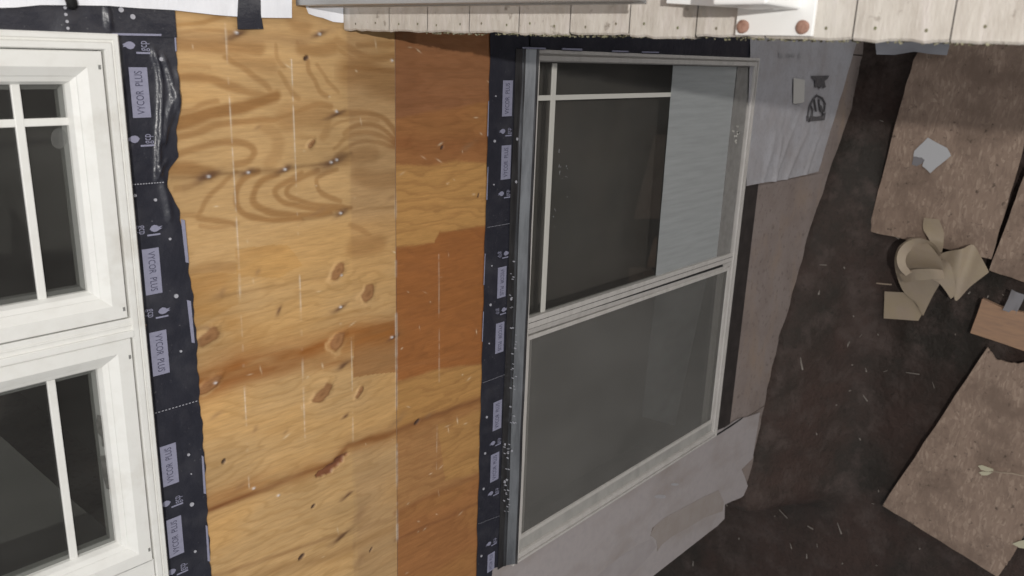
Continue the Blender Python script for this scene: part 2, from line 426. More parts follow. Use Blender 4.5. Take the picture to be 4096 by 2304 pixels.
BANDS = [  # dark latewood bands of the wavy upper part: polyline (in half pixels of the 2576-wide view), half width, strength
    ([(880, 215), (1000, 228), (1140, 238), (1300, 250)], 22, .5), ([(880, 392), (1050, 400), (1150, 430), (1290, 470), (1350, 492)], 13, .8),
    ([(890, 575), (960, 560), (1010, 525), (1080, 505)], 11, .6), ([(880, 630), (1010, 590), (1110, 555), (1230, 530), (1330, 500), (1390, 484)], 19, .85),
    ([(880, 695), (1000, 652), (1100, 622), (1300, 603), (1380, 600), (1480, 560), (1590, 518), (1660, 535)], 12, .9),
    ([(1440, 600), (1540, 570), (1620, 580)], 46, .42), ([(880, 778), (1000, 745), (1100, 715), (1200, 715), (1265, 745), (1272, 785), (1240, 815), (1180, 830)], 12, .85),
    ([(860, 855), (960, 848), (1050, 868)], 24, .75), ([(1140, 290), (1240, 355), (1300, 400), (1345, 440), (1365, 480)], 11, .75),
    ([(1190, 300), (1290, 325), (1370, 330)], 24, .35), ([(1385, 235), (1398, 300), (1432, 335)], 8, .55), ([(1405, 365), (1450, 440), (1500, 492)], 9, .65),
    ([(1500, 215), (1540, 280), (1548, 360), (1600, 450), (1645, 485)], 9, .7), ([(1590, 330), (1640, 400), (1700, 465)], 8, .55),
    ([(1520, 245), (1600, 250), (1680, 232)], 24, .5), ([(1760, 360), (1830, 355), (1900, 400), (1985, 430)], 58, .5), ([(1740, 335), (1850, 345), (1985, 362)], 16, .6),
    ([(1690, 205), (1780, 258), (1860, 290), (1985, 285)], 15, .6), ([(1700, 245), (1800, 305), (1910, 335)], 9, .6), ([(1800, 230), (1985, 220)], 10, .5),
    ([(1650, 572), (1760, 563), (1850, 570), (1940, 605), (1990, 665)], 12, .8), ([(1730, 672), (1800, 630), (1900, 640), (1990, 705)], 10, .8),
    ([(1680, 748), (1740, 690), (1830, 668), (1920, 690), (1990, 722)], 9, .75), ([(1690, 795), (1760, 732), (1850, 708), (1985, 742)], 8, .7),
    ([(1640, 660), (1720, 610), (1800, 595), (1900, 610)], 7, .5), ([(1730, 800), (1800, 785), (1880, 775)], 28, .45), ([(1380, 700), (1400, 740), (1410, 790)], 10, .4),
    ([(1330, 620), (1390, 690), (1390, 760), (1360, 820)], 26, .28), ([(1620, 690), (1650, 640), (1660, 580)], 16, .4), ([(1480, 690), (1580, 690)], 8, .35),
    ([(1180, 868), (1120, 920), (1045, 990), (1008, 1060), (1000, 1092), (1090, 1105), (1190, 1135)], 9, .8),
    ([(1300, 860), (1220, 905), (1182, 970), (1196, 1040), (1260, 1088), (1380, 1110), (1510, 1098)], 12, .95),
    ([(1400, 870), (1320, 912), (1272, 972), (1292, 1032), (1370, 1070), (1500, 1083), (1660, 1062)], 13, .95),
    ([(1520, 875), (1415, 930), (1388, 972), (1430, 1015), (1550, 1042), (1710, 1050)], 11, .9),
    ([(1600, 860), (1500, 905), (1448, 952), (1470, 992), (1560, 1022), (1760, 1042)], 10, .85), ([(1700, 850), (1600, 890), (1588, 925), (1620, 972), (1710, 1012)], 9, .7),
    ([(1800, 880), (1880, 905), (1980, 900)], 36, .38), ([(880, 945), (940, 940), (1000, 915)], 8, .6), ([(890, 1085), (960, 1075), (1040, 1100)], 9, .6),
    ([(1010, 1130), (1120, 1140), (1200, 1128)], 8, .5), ([(880, 340), (960, 335), (1060, 345)], 7, .3), ([(890, 118), (1000, 108), (1160, 84), (1280, 80)], 8, .55), ([(880, 165), (1040, 150), (1180, 165)], 6, .45),
    ([(960, 1370), (1080, 1345), (1180, 1350)], 16, .35), ([(1200, 1300), (1300, 1265), (1420, 1260)], 14, .3), ([(1780, 1250), (1900, 1230)], 40, .35), ([(1760, 1130), (1860, 1180), (1890, 1260)], 12, .4)]
def smooth(pl, n=6):
    out = []
    for i in range(len(pl) - 1):
        p0, p1, p2, p3 = (np.array(pl[max(0, i - 1)], float), np.array(pl[i], float), np.array(pl[i + 1], float), np.array(pl[min(len(pl) - 1, i + 2)], float))
        for k in range(n):
            t = k / n
            out.append(tuple(0.5 * (2 * p1 + (p2 - p0) * t + (2 * p0 - 5 * p1 + 4 * p2 - p3) * t * t + (3 * p1 - p0 - 3 * p2 + p3) * t ** 3)))
    return out + [tuple(pl[-1])]
STREAKS = [
    ([(480, 770), (560, 800), (600, 830), (640, 850)], 34, (0.46, 0.24, 0.075), 0.55), ([(490, 720), (560, 700)], 26, (0.46, 0.235, 0.075), 0.6), ([(480, 900), (560, 880), (640, 870)], 14, (0.44, 0.25, 0.10), 0.5), ([(480, 826), (520, 822)], 5, (0.25, 0.15, 0.08), 0.6),  # polyline, half width, colour, strength
    ([(430, 452), (520, 441), (620, 433), (720, 425), (835, 409), (880, 385)], 5, (0.22, 0.12, 0.05), 0.62),
    ([(760, 553), (860, 533), (990, 520)], 4, (0.27, 0.15, 0.06), 0.55),
    ([(500, 968), (600, 925), (760, 882), (880, 850), (990, 835)], 37, (0.335, 0.14, 0.043), 0.98),
    ([(500, 985), (620, 945), (760, 915), (880, 905)], 16, (0.31, 0.125, 0.04), 0.6),
    ([(525, 1282), (620, 1245), (740, 1200), (835, 1163), (875, 1120), (1000, 1085), (1100, 1044), (1240, 992)], 9, (0.16, 0.06, 0.027), 0.95),
    ([(525, 1262), (620, 1225), (740, 1195), (835, 1165), (875, 1125), (1000, 1088), (1100, 1054), (1240, 1000)], 26, (0.36, 0.165, 0.055), 0.62),
    ([(540, 1449), (700, 1395), (860, 1345), (1000, 1300)], 7, (0.27, 0.14, 0.06), 0.5),
    ([(640, 1449), (830, 1400), (990, 1330)], 16, (0.35, 0.20, 0.085), 0.6),
    ([(995, 1290), (1100, 1238), (1240, 1178)], 9, (0.24, 0.085, 0.03), 0.5),
    ([(995, 1358), (1100, 1312), (1240, 1248)], 5, (0.18, 0.065, 0.03), 0.6),
    ([(560, 745), (700, 720), (850, 690)], 3, (0.3, 0.17, 0.07), 0.5),
    ([(500, 800), (650, 778), (860, 720), (920, 690)], 3, (0.3, 0.18, 0.07), 0.4),
    ([(510, 870), (650, 850), (760, 815), (930, 775)], 5, (0.4, 0.22, 0.08), 0.5),
    ([(440, 94), (600, 97), (760, 100)], 13, (0.38, 0.22, 0.1), 0.6), ([(430, 62), (560, 45), (640, 44)], 4, (0.44, 0.25, 0.09), 0.5),
    ([(995, 355), (1110, 372), (1240, 352)], 20, (0.27, 0.10, 0.035), 0.5), ([(995, 925), (1100, 905), (1240, 880)], 8, (0.36, 0.15, 0.05), 0.4),
    ([(730, 38), (745, 60), (770, 66)], 14, (0.34, 0.17, 0.06), 0.55)]
LINES = [  # chalk and saw lines: polyline, strength, y range
    ([(567, 60), (600, 650), (628, 1250)], 0.75), ([(733, 150), (752, 650), (768, 1110)], 0.85), ([(884, 850), (888, 1110)], 0.6),
    ([(1104, 640), (1105, 960)], 0.5), ([(1100, 1060), (1098, 1180)], 0.5)]

def veneer(px_u, px_v, piece):
    u, v = px_u, px_v
    n_lo = fbm(u * 3.0, v * 7.0, 31, 3); n_md = fbm(u * 9, v * 40, 41, 3); n_fi = fbm(u * 16, v * 170, 51, 3)
    uu, vv = u + 0.008 * fbm(u * 20, v * 25, 61, 2), v + 0.006 * fbm(u * 12, v * 30, 71, 3)
    one = np.ones(u.shape + (1,))
    pxm = 0.00095
    def lay(c, col, m):
        return c * (1 - m[..., None]) + np.array(col) * m[..., None]
    if piece == 0:
        c = one * np.array((0.62, 0.395, 0.185))
        c = lay(c, (0.57, 0.345, 0.145), sstep(-0.15, 0.35, n_lo))
        top = 1 - sstep(0.36, 0.50, v)
        acc = np.zeros(u.shape)
        for pl, w_, st in BANDS:
            q = [dp(x / 2, y / 2) for x, y in smooth(pl, 4)]
            qa = np.array(q); pad = 0.04
            sel = (uu > qa[:, 0].min() - pad) & (uu < qa[:, 0].max() + pad) & (vv > qa[:, 1].min() - pad) & (vv < qa[:, 1].max() + pad)
            if not sel.any(): continue
            e = seg_d(uu[sel], vv[sel], q) / (w_ * 0.5 * 0.00125)
            acc[sel] = np.maximum(acc[sel], st * (1.25 if w_ >= 16 else 0.8) * (1 - sstep(0.35, 1.45, e)) * (0.85 + 0.5 * n_lo[sel]))
        c = lay(c, (0.36, 0.185, 0.068), np.clip(1.42 * acc, 0, 0.97))
        vk = v.copy()
        for x, y, a, b_, k in KNOTS:
            if k in ('knot', 'pitch', 'hole'):
                q = dp(x, y); vk = vk - (v - q[1]) * 0.85 * np.exp(-((uu - q[0]) / (a * 2.4 * pxm)) ** 2 - ((vv - q[1]) / (b_ * 2.6 * pxm)) ** 2)
        f2 = np.mod(vk * 40 + 3.2 * n_lo + 1.1 * n_md, 1.0)
        c = lay(c, (0.45, 0.26, 0.1), sstep(0.5, 0.8, f2) * (1 - sstep(0.85, 1.0, f2)) * (0.42 - 0.27 * top))
        # greyer strip beside the joint
        ub = dp(885, 700)[0]
        m = sstep(ub - 0.004, ub + 0.004, uu)
        c = c * (1 - m[..., None] * np.array((0.12, 0.135, 0.10)) * (0.3 + 0.65 * (1 - sstep(0.36, 0.5, v)) + 0.5 * sstep(0.95, 1.05, v))[..., None])
        P = [(888, 838), (996, 805), (996, 935), (888, 948)]
        c = lay(c, (0.33, 0.155, 0.06), 0.75 * inpoly(uu, vv, [dp(*q) for q in P]))
        P = [(888, 1120), (996, 1090), (996, 1470), (888, 1470)]
        c = lay(c, (0.46, 0.30, 0.165), 0.22 * inpoly(uu, vv, [dp(*q) for q in P]))
        P = [(590, 625), (720, 615), (760, 668), (700, 700), (600, 700)]
        c = lay(c, (0.53, 0.29, 0.095), 0.5 * inpoly(uu, vv, [dp(*q) for q in P]))
        P = [(480, 690), (600, 690), (600, 760), (480, 830)]
        c = lay(c, (0.53, 0.29, 0.095), 0.4 * inpoly(uu, vv, [dp(*q) for q in P]))
    else:
        c = one * np.array((0.38, 0.165, 0.058))
        c = lay(c, (0.42, 0.20, 0.065), sstep(-0.2, 0.3, n_lo) * 0.6)
        def P_(pts):
            q_ = [dp(*q) for q in pts]
            return sum(inpoly(uu, vv + k_, q_).astype(float) for k_ in (-0.004, -0.0015, 0, 0.0015, 0.004)) / 5
        c = lay(c, (0.31, 0.135, 0.062), 0.8 * P_([(980, 60), (1260, 60), (1260, 250), (980, 300)]))  # dull mauve-brown near the top, with its shade painted in
        c = lay(c, (0.55, 0.295, 0.095), 0.95 * P_([(980, 412), (1080, 418), (1150, 405), (1260, 412), (1260, 566), (1180, 575), (1105, 582), (1090, 612), (980, 622)]))
        c = lay(c, (0.365, 0.135, 0.038), 0.85 * P_([(980, 622), (1090, 612), (1105, 582), (1180, 575), (1260, 566), (1260, 905), (1100, 930), (980, 965)]))
        c = lay(c, (0.52, 0.28, 0.09), 0.85 * P_([(980, 968), (1100, 932), (1260, 908), (1260, 990), (1100, 1044), (980, 1090)]))
        c = lay(c, (0.44, 0.225, 0.085), 0.9 * P_([(980, 1095), (1100, 1050), (1260, 995), (1260, 1180), (1100, 1240), (980, 1296)]))
        c = lay(c, (0.52, 0.29, 0.09), 0.5 * P_([(1100, 1070), (1260, 1010), (1260, 1170), (1120, 1210)]))
        f2 = np.mod(v * 26 + 3 * n_lo + 1.2 * n_md, 1.0)
        c = lay(c, (0.25, 0.10, 0.035), sstep(0.4, 0.8, f2) * (1 - sstep(0.85, 1.0, f2)) * 0.26)
    for pl, w_, col, st in STREAKS:
        d_ = seg_d(uu, vv, [dp(*q) for q in pl])
        c = lay(c, col, st * np.exp(-(d_ / (w_ * pxm)) ** 2) * np.clip(0.85 + 0.9 * n_md, 0, 1.1))
    bump = np.zeros(u.shape)
    for x, y, a, b_, k in KNOTS:
        q = dp(x, y)
        du, dv = (uu - q[0] + 0.25 * (vv - q[1])) / (a * pxm), (vv - q[1] + 0.30 * (uu - q[0])) / (b_ * pxm)
        e = np.hypot(du, dv) * (1 + 0.5 * fbm(u * 45 + x, v * 60, 95, 3))
        if k in ('knot', 'ring'):
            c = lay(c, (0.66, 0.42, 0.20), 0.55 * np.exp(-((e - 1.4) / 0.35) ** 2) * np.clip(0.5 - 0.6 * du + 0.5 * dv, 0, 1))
            c = lay(c, (0.36, 0.18, 0.08), 0.9 * (1 - sstep(0.7, 1.1, e)))
            c = lay(c, (0.20, 0.09, 0.037), 0.45 * np.exp(-((e - 0.85) / 0.18) ** 2) + 0.5 * (1 - sstep(0.1, 0.5, e)))
            bump += 0.003 * (1 - sstep(0.6, 1.6, e))
        elif k == 'pitch':
            c = lay(c, (0.15, 0.075, 0.042), 0.92 * np.exp(-e ** 2 / 1.2))
            bump += 0.0015 * np.exp(-e ** 2)
        elif k == 'hole':
            jag = e + 0.5 * fbm(u * 60, v * 90, 91, 2)
            c = lay(c, (0.23, 0.085, 0.045), 0.92 * (1 - sstep(0.85, 1.05, jag)))
            c = lay(c, (0.15, 0.06, 0.035), 0.7 * (1 - sstep(0.3, 0.9, np.hypot(du - 0.3, dv + 0.5))))
            bump -= 0.006 * (1 - sstep(0.8, 1.1, jag))
        elif k == 'dot':
            c = lay(c, (0.07, 0.04, 0.03), 0.95 * (1 - sstep(0.6, 1.2, e)))
            bump -= 0.003 * (1 - sstep(0.6, 1.2, e))
        else:
            c = lay(c, (0.30, 0.17, 0.085), 0.55 * np.exp(-e ** 2))
    for pl, st in LINES:
        d_ = seg_d(u, v, [dp(*q) for q in pl])
        m = np.exp(-(d_ / 0.0015) ** 2) * st * 0.75 * np.clip(0.45 + 2.2 * vnoise(v * 26 + u * 40, u * 0 + 1.3, 13) + 1.2 * vnoise(v * 120, u * 0 + 4.3, 17), 0, 1)
        c = lay(c, (0.84, 0.74, 0.6), m)
    # scuffs along the joint, with its white glints painted in
    dj = np.abs(u + PM)
    m = np.exp(-(dj / 0.0028) ** 2) * np.clip(0.35 + 2.2 * vnoise(v * 14, u * 0 + 2.2, 19) + 1.0 * vnoise(v * 90, u * 0 + 7.2, 23), 0, 1) * sstep(0.30, 0.42, v)
    c = lay(c, (0.8, 0.72, 0.62), m * 0.9)
    # pale specks and sanding nicks
    rs = np.random.RandomState(5 + piece)
    for k in range(46):
        q = (rs.uniform(u.min(), u.max()), rs.uniform(-0.1, 1.5)); L_ = rs.uniform(0.002, 0.009); t_ = rs.uniform(0.0009, 0.002)
        an = rs.choice([0.0, 1.4, 0.5, -0.4]); ca, sa = math.cos(an), math.sin(an)
        a = ((u - q[0]) * ca + (v - q[1]) * sa) / L_; b_ = (-(u - q[0]) * sa + (v - q[1]) * ca) / t_
        c = lay(c, (0.8, 0.66, 0.46), rs.uniform(0.3, 0.8) * np.exp(-a * a - b_ * b_))
    for x, y in ((524, 444), (624, 434), (716, 426), (832, 408), (846, 402), (846, 280), (803, 86), (594, 82), (856, 536), (858, 692), (856, 772), (985, 848), (700, 1246), (638, 1228), (540, 962), (986, 152)):  # glints of the resin drops painted white, with small bumps
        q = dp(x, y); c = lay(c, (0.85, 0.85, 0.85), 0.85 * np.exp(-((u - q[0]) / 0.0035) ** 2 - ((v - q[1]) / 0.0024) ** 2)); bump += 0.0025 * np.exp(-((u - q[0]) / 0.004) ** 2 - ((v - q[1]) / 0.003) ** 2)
    c = c * (1 + 0.09 * n_fi[..., None] + 0.10 * n_md[..., None])
    lum = c.mean(-1, keepdims=True)
    c = lum + (c - lum) * (1.02 if piece == 0 else 0.97)
    c = c * (1 + 0.30 * n_lo[..., None] * (piece == 0))
    return np.clip(c, 0.01, 0.95), bump

def plywood(z0, z1, piece, step=0.0026):
    zs = np.linspace(z0, z1, int(abs(z1 - z0) / step)); xs_ = np.linspace(0.32, -1.78, int(2.1 / step))
    ZZ, X2 = np.meshgrid(zs, xs_, indexing='ij')
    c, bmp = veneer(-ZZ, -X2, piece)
    o_ = world_origin(wall)
    co = np.stack([X2, D - bmp, ZZ + H], -1).reshape(-1, 3) - o_
    ni, nj = ZZ.shape
    idx = np.arange(ni * nj).reshape(ni, nj)
    fc = np.stack([idx[:-1, :-1], idx[:-1, 1:], idx[1:, 1:], idx[1:, :-1]], -1).reshape(-1, 4)
    me = bpy.data.meshes.new('plywood_sheet')
    me.vertices.add(len(co)); me.vertices.foreach_set('co', co.astype(np.float32).ravel())
    me.loops.add(fc.size); me.loops.foreach_set('vertex_index', fc.astype(np.int32).ravel())
    me.polygons.add(len(fc)); me.polygons.foreach_set('loop_start', np.arange(0, fc.size, 4, dtype=np.int32))
    me.update(calc_edges=True)
    at_ = me.color_attributes.new('veneer', 'FLOAT_COLOR', 'POINT')
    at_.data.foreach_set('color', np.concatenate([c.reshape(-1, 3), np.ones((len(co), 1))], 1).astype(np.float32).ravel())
    me.polygons.foreach_set('use_smooth', np.ones(len(fc), bool))
    me.validate()
    # back and rim give the sheet its 12 mm
    me.materials.append(M_ply)
    ob = bpy.data.objects.new('plywood_sheet', me); COL.objects.link(ob); ob.parent = wall
    core = MB().wbox(0.32, -1.78, z0, z1, -0.0065, -0.02).build('plywood_core', M_pine, ob)
    core.location = (0, 0, 0)
    return ob
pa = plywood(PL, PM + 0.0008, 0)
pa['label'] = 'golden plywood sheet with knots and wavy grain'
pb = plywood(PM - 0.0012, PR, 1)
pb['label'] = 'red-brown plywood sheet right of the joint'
# the remaining sheathing, mostly under wrap and tape
MB().wbox(0.335, 1.6, 2.2, PR, -0.002, -0.02).build('sheathing_panel', M_pine, wall)
MB().wbox(-1.80, -1.955, 2.2, -4.2, -0.002, -0.02).build('sheathing_panel', M_soiled, wall)
MB().wbox(0.04, 0.32, -1.605, -4.2, -0.002, -0.02).build('sheathing_panel', M_soiled, wall)
MB().wbox(-1.56, -1.78, -1.605, -4.2, -0.002, -0.02).build('sheathing_panel', M_soiled, wall)
MB().wbox(0.035, -1.555, -2.99, -4.2, -0.002, -0.02).build('sheathing_panel', M_soiled, wall)['label'] = 'mud-splashed brown sheathing panel under the sliding window'
MB().wbox(0.03, 0.33, 2.2, PL + 0.004, -0.002, -0.02).build('sheathing_panel', M_pine, wall)
MB().wbox(-1.10, -1.78, 2.2, PL + 0.004, -0.002, -0.02).build('sheathing_panel', M_pine, wall)
MB().wbox(0.025, -1.095, 2.2, 0.62, -0.002, -0.02).build('sheathing_panel', M_pine, wall)
MB().box(-1.955, -1.94, D + 0.022, D + 6, -0.2, H + 2.2).build('end_wall', M_soiled, wall)

# dark rooms behind the two windows
room = MB()
for z0, z1 in ((-1.35, 2.1), (-4.0, -1.45)):
    x0, x1, y0, y1 = -1.95, 1.5, D + 0.06, D + 4.2
    room.box(x0, x1, y1, y1 + 0.05, z0 + H, z1 + H); room.box(x0 - 0.05, x0, y0, y1, z0 + H, z1 + H); room.box(x1, x1 + 0.05, y0, y1, z0 + H, z1 + H)
    room.box(x0, x1, y0, y1, z0 + H - 0.05, z0 + H); room.box(x0, x1, y0, y1, z1 + H, z1 + H + 0.04)
kind(room.build('room', M_inside), 'structure')
lin = MB()      # stud lining closing the gaps round both openings
for xa, xb, za, zb in ((0.0, -1.06, 0.6, -0.595), (0.0, -1.53, -1.69, -2.955)):
    for q in ((xa + 0.5, xa, za + 0.4, zb - 0.05), (xb, xb - 0.3, za + 0.4, zb - 0.05)): lin.box(q[0], q[1], D + 0.03, D + 0.055, q[2] + H, q[3] + H)
    lin.box(xa, xb, D + 0.03, D + 0.055, za + H, za + 0.5 + H); lin.box(xa, xb, D + 0.03, D + 0.055, zb + H, zb - 0.5 + H)
lin.build('wall_lining', M_inside, wall)

# ------------------------------------------------------------------ casement window (upper)
cw = thing('casement_window', 'bright white vinyl twin casement window with thin grille bars, at the left', 'window', w3(-0.5, -0.607))
Z_L = 0.60
MB().frame(0.004, -1.035, Z_L, -0.607, [(0, -0.01), (0, 0.034), (0.003, 0.038), (0.009, 0.038), (0.010, 0.034), (0.013, 0.034), (0.015, 0.040), (0.024, 0.040), (0.026, 0.036), (0.0265, 0.0)]).build('outer_frame', M_vinyl, cw)
MB().wbox(-0.478, -0.5125, Z_L - 0.02, -0.582, 0.0, 0.036).wbox(-0.488, -0.492, Z_L - 0.02, -0.582, 0.036, 0.0375).wbox(-0.500, -0.5125, Z_L - 0.02, -0.583, 0.036, 0.041).build('mullion', M_vinyl, cw, bevel=0.0012)
MB().frame(-0.019, -0.482, Z_L - 0.02, -0.582, [(0, 0.014), (0.010, 0.014)]).frame(-0.511, -1.012, Z_L - 0.02, -0.582, [(0, 0.014), (0.010, 0.014)]).build('gasket', M_gap, cw)
SASH = [(0, 0.0), (0, 0.036), (0.0015, 0.0385), (0.025, 0.0385), (0.039, 0.029), (0.040, 0.027), (0.048, 0.022), (0.053, 0.012), (0.053, 0.002)]
def sash(x0, x1, gx0, gx1, z1, gz1):
    sb = MB().frame(x0, x1, Z_L - 0.026, z1, SASH).build('sash', M_vinyl, cw)
    MB().frame(x0 - 0.052, x1 + 0.052, Z_L - 0.078, z1 + 0.052, [(0, 0.004), (0.009, 0.004), (0.009, -0.012)]).build('spacer', M_spacer, sb)
    MB().wbox(x0 - 0.05, x1 + 0.05, Z_L - 0.076, z1 + 0.05, 0.001, 0.004).build('glass_pane', M_glass, sb)
    return sb
s1 = sash(-0.0235, -0.4755, -0.072, -0.416, -0.5765, -0.516)
s2 = sash(-0.5135, -0.9700, -0.545, -0.915, -0.5775, -0.523)
MB().wbox(-0.0755, -0.4235, -0.4455, -0.4590, 0.0055, 0.012).build('grille_bar', M_vinyl, s1, bevel=0.0015)
MB().wbox(-0.1290, -0.1415, Z_L - 0.08, -0.5245, 0.005, 0.0115).build('grille_bar', M_vinyl, s1, bevel=0.0015)
MB().wbox(-0.5655, -0.9180, -0.4420, -0.4555, 0.0055, 0.012).build('grille_bar', M_vinyl, s2, bevel=0.0015)
MB().wbox(-0.9675, -1.0095, Z_L - 0.02, -0.5785, 0.0, 0.037).wbox(-0.9675, -0.9705, Z_L - 0.02, -0.5785, 0.037, 0.0385).build('sill', M_vinyl, cw)
for x, z in ((-0.045, -0.5685), (-0.455, -0.5685), (-0.545, -0.570), (-0.94, -0.570)):
    MB().wbox(x, x - 0.007, z, z - 0.004, 0.038, 0.0392).build('weep_plug', M_spacer, cw)
MB().prism([W(1040 * .53, 768 + 1060 * .53, 0.012), W(1100 * .53, 768 + 998 * .53, 0.03), W(1108 * .53, 768 + 1003 * .53, 0.03), W(1055 * .53, 768 + 1062 * .53, 0.012)], (0, 0.002, 0)).build('splinter', M_pine, cw)
MB().prism([W(*R, 0.0052) for R in [(x * .53, 1536 + y * .53) for x, y in ((735, 235), (768, 240), (800, 400), (822, 560), (838, 800), (805, 790), (778, 700), (768, 600), (748, 545), (798, 540), (802, 480), (772, 470), (766, 400), (738, 370), (726, 300))]], (0, 0.001, 0)).build('foam_residue', mat('grey_foam', (0.11, 0.108, 0.1), 0.9, 0.1, noise=(60, 0.4, 0.7, (1, 1, 1), (0.06, 0.06, 0.055))), s2)
# pale round smear on the upper pane
MB().prism([W((445 + 62 * math.cos(a)) * .53, (1045 + 78 * math.sin(a)) * .53, 0.0048) for a in np.linspace(0, 2 * math.pi, 18)[:-1]], (0, 0.0004, 0)).build('smear', see_through('smear_film', (0.9, 0.9, 0.9), None, (0.45, 0.45, 0.43), 0.10), s1)

ip = MB().prism([W(-900, 1000, -0.30), W(20, 1760, -0.30), W(300, 2010, -0.30), W(470, 2150, -0.30), W(560, 2330, -0.30), W(560, 2900, -0.30), W(-900, 2900, -0.30)], (0, 0.03, 0)).build('lit_patch_panel', mat('lit_patch_grey', (0.075, 0.073, 0.07), 0.8))  # panel added indoors, its sloping edge follows the light patch inside
tag(ip, 'dim grey panel added indoors for the light patch behind the lower casement pane', 'board')
# ------------------------------------------------------------------ flashing tapes
def text_mesh(body, size):
    cu = bpy.data.curves.new('lettering', 'FONT'); cu.body = body; cu.size = size; cu.align_x = 'CENTER'; cu.align_y = 'CENTER'
    cu.resolution_u = 3
    ob = bpy.data.objects.new('lettering', cu); COL.objects.link(ob)
    bpy.context.view_layer.update()
    me = bpy.data.meshes.new_from_object(ob.evaluated_get(bpy.context.evaluated_depsgraph_get()))
    v = np.array([p.co[:] for p in me.vertices]); f = [tuple(p.vertices) for p in me.polygons]
    bpy.data.objects.remove(ob); bpy.data.meshes.remove(me)
    return v, f
TXT = text_mesh('VYCOR  PLUS', 1.0)
TW = TXT[0][:, 0].max() - TXT[0][:, 0].min(); TH = TXT[0][:, 1].max() - TXT[0][:, 1].min()
GCP = text_mesh('gcp', 1.0)

def put_flat(src, cx, cz, d, sx, sy, up, th=0.0003):   # lettering laid flat on the wall; its line runs along +x (up=1) or -x
    v, f = src
    m = MB()
    for p in v:      # reading direction x_text -> world +-X, letter height -> world +-Z
        m.v.append((cx + up * p[0] * sx, D - d, cz + up * p[1] * sy + H))
    m.f = list(f)
    return m
LEAF = [(-1, 0.1), (-0.75, 0.55), (-0.35, 0.8), (0.1, 0.72), (0.5, 0.4), (0.95, 0.15), (0.55, 0.05), (1.0, -0.35), (0.4, -0.25), (0.1, -0.6), (-0.3, -0.75), (-0.7, -0.5)]

def label_patch(tape, cx, cz, lx, lz, d, up, ink=True):
    p = MB().wbox(cx - lx / 2, cx + lx / 2, cz - lz / 2, cz + lz / 2, d - 0.0004, d).build('printed_label', M_label, tape)
    put_flat(TXT, cx, cz, d + 0.0004, lx * 0.86 / TW, lz * 0.42 / TH, up).build('lettering', M_ink, p)
    return p
def logo(tape, cx, cz, s, d, up):
    m = MB()
    pts = [w3(cx + up * (0.35 * a_[1]) * s, cz + up * (0.62 + 0.5 * a_[0]) * s, d) for a_ in LEAF]
    m.prism(pts, (0, 0.0003, 0))
    lg = m.build('leaf_logo', M_label, tape)
    t = put_flat(GCP, cx, cz - up * 0.42 * s, d + 0.0001, 0.52 * s, 0.9 * s, up)
    b_ = MB(); b_.v = t.v; b_.f = t.f
    b_.wbox(cx - 0.55 * s, cx - 0.42 * s, cz - 0.9 * s, cz + 0.1 * s, d - 0.0004, d - 0.0001)
    b_.build('lettering', M_label, lg)
    return lg
def nail(tape, px, py, rad, d):
    c = W(px, py, d); rad *= 0.7
    m = MB(); k = 10
    m.prism([(c[0] + rad * math.cos(a), c[1], c[2] + rad * math.sin(a)) for a in np.linspace(0, 2 * math.pi, k + 1)[:-1]], (0, 0.002, 0))
    return m.build('nail_head', M_dot, tape)

lt = thing('flashing_tape', 'wrinkled black flashing tape with lavender printed labels beside the white casement window', 'tape', w3(-0.6, -0.66))
edge = [(690, -40), (692, 45), (700, 212), (710, 318), (713, 398), (705, 572), (708, 625), (673, 684), (668, 745), (678, 775), (710, 837), (742, 980), (763, 1139), (779, 1298), (792, 1536), (811, 1764), (822, 1976), (843, 2304), (852, 2450)]
ep = [W(a, b_, 0.004) for a, b_ in edge]
ex = np.array([-p[0] for p in ep]); ez = np.array([p[2] for p in ep])
RID = [([(1160, 390), (1205, 560), (1212, 760), (1200, 1000), (1190, 1150), (1195, 1290)], 0.0042, 0.0075), ([(1230, 430), (1275, 560), (1305, 700), (1330, 760)], 0.0045, 0.006),
       ([(1325, 700), (1290, 780), (1250, 900), (1225, 1060)], 0.004, 0.007), ([(1345, 730), (1310, 830), (1262, 960), (1235, 1080)], 0.003, 0.005), ([(1330, 560), (1340, 760), (1350, 850)], 0.006, 0.006),
       ([(1195, 1290), (1230, 1380), (1260, 1500), (1280, 1640)], 0.006, 0.004), ([(1250, 1230), (1200, 1290), (1180, 1350)], 0.004, 0.004), ([(940, 620), (900, 680), (980, 640)], 0.01, 0.0015), ([(905, 330), (930, 520), (920, 700)], 0.006, 0.0022), ([(990, 1120), (960, 1180), (1050, 1250)], 0.012, 0.002)]
RIDW = [([(-p[0], p[2] - H) for p in [W(a_ * .53, b_ * .53, 0.006) for a_, b_ in smooth(pl, 4)]], w_, h_) for pl, w_, h_ in RID]
def tape_bulge(x, z, t):
    s_ = np.full((1,), -x); zz = np.full((1,), z)
    out = 0.0006 * (1 + math.sin(-x * 25 + t * 6)) + 0.0012 * abs(float(fbm(np.array(x * 30.0 + 9), np.array(z * 40.0), 66, 2)))
    for pl, w_, h_ in RIDW:
        out += h_ * math.exp(-float(seg_d(s_, zz, pl)[0] / w_) ** 2)
    return min(out, 0.011)
rows = []
for x in np.linspace(0.006, -1.32, 220):
    zr = np.interp(-x, ex, ez) + 0.0015 * math.sin(x * 70) + 0.001 * math.sin(x * 190)
    zl = -0.600 + H
    rows.append([(x, D - 0.0055 - float(tape_bulge(x, zl + (zr - zl) * t - H, t)), zl + (zr - zl) * t) for t in np.linspace(0, 1, 34)])
MB().grid(rows).build('membrane', M_tape, lt, smooth=True)
R2 = lambda x, y: (x * .53, 768 + y * .53)
R3 = lambda x, y: (x * .53, 1536 + y * .53)
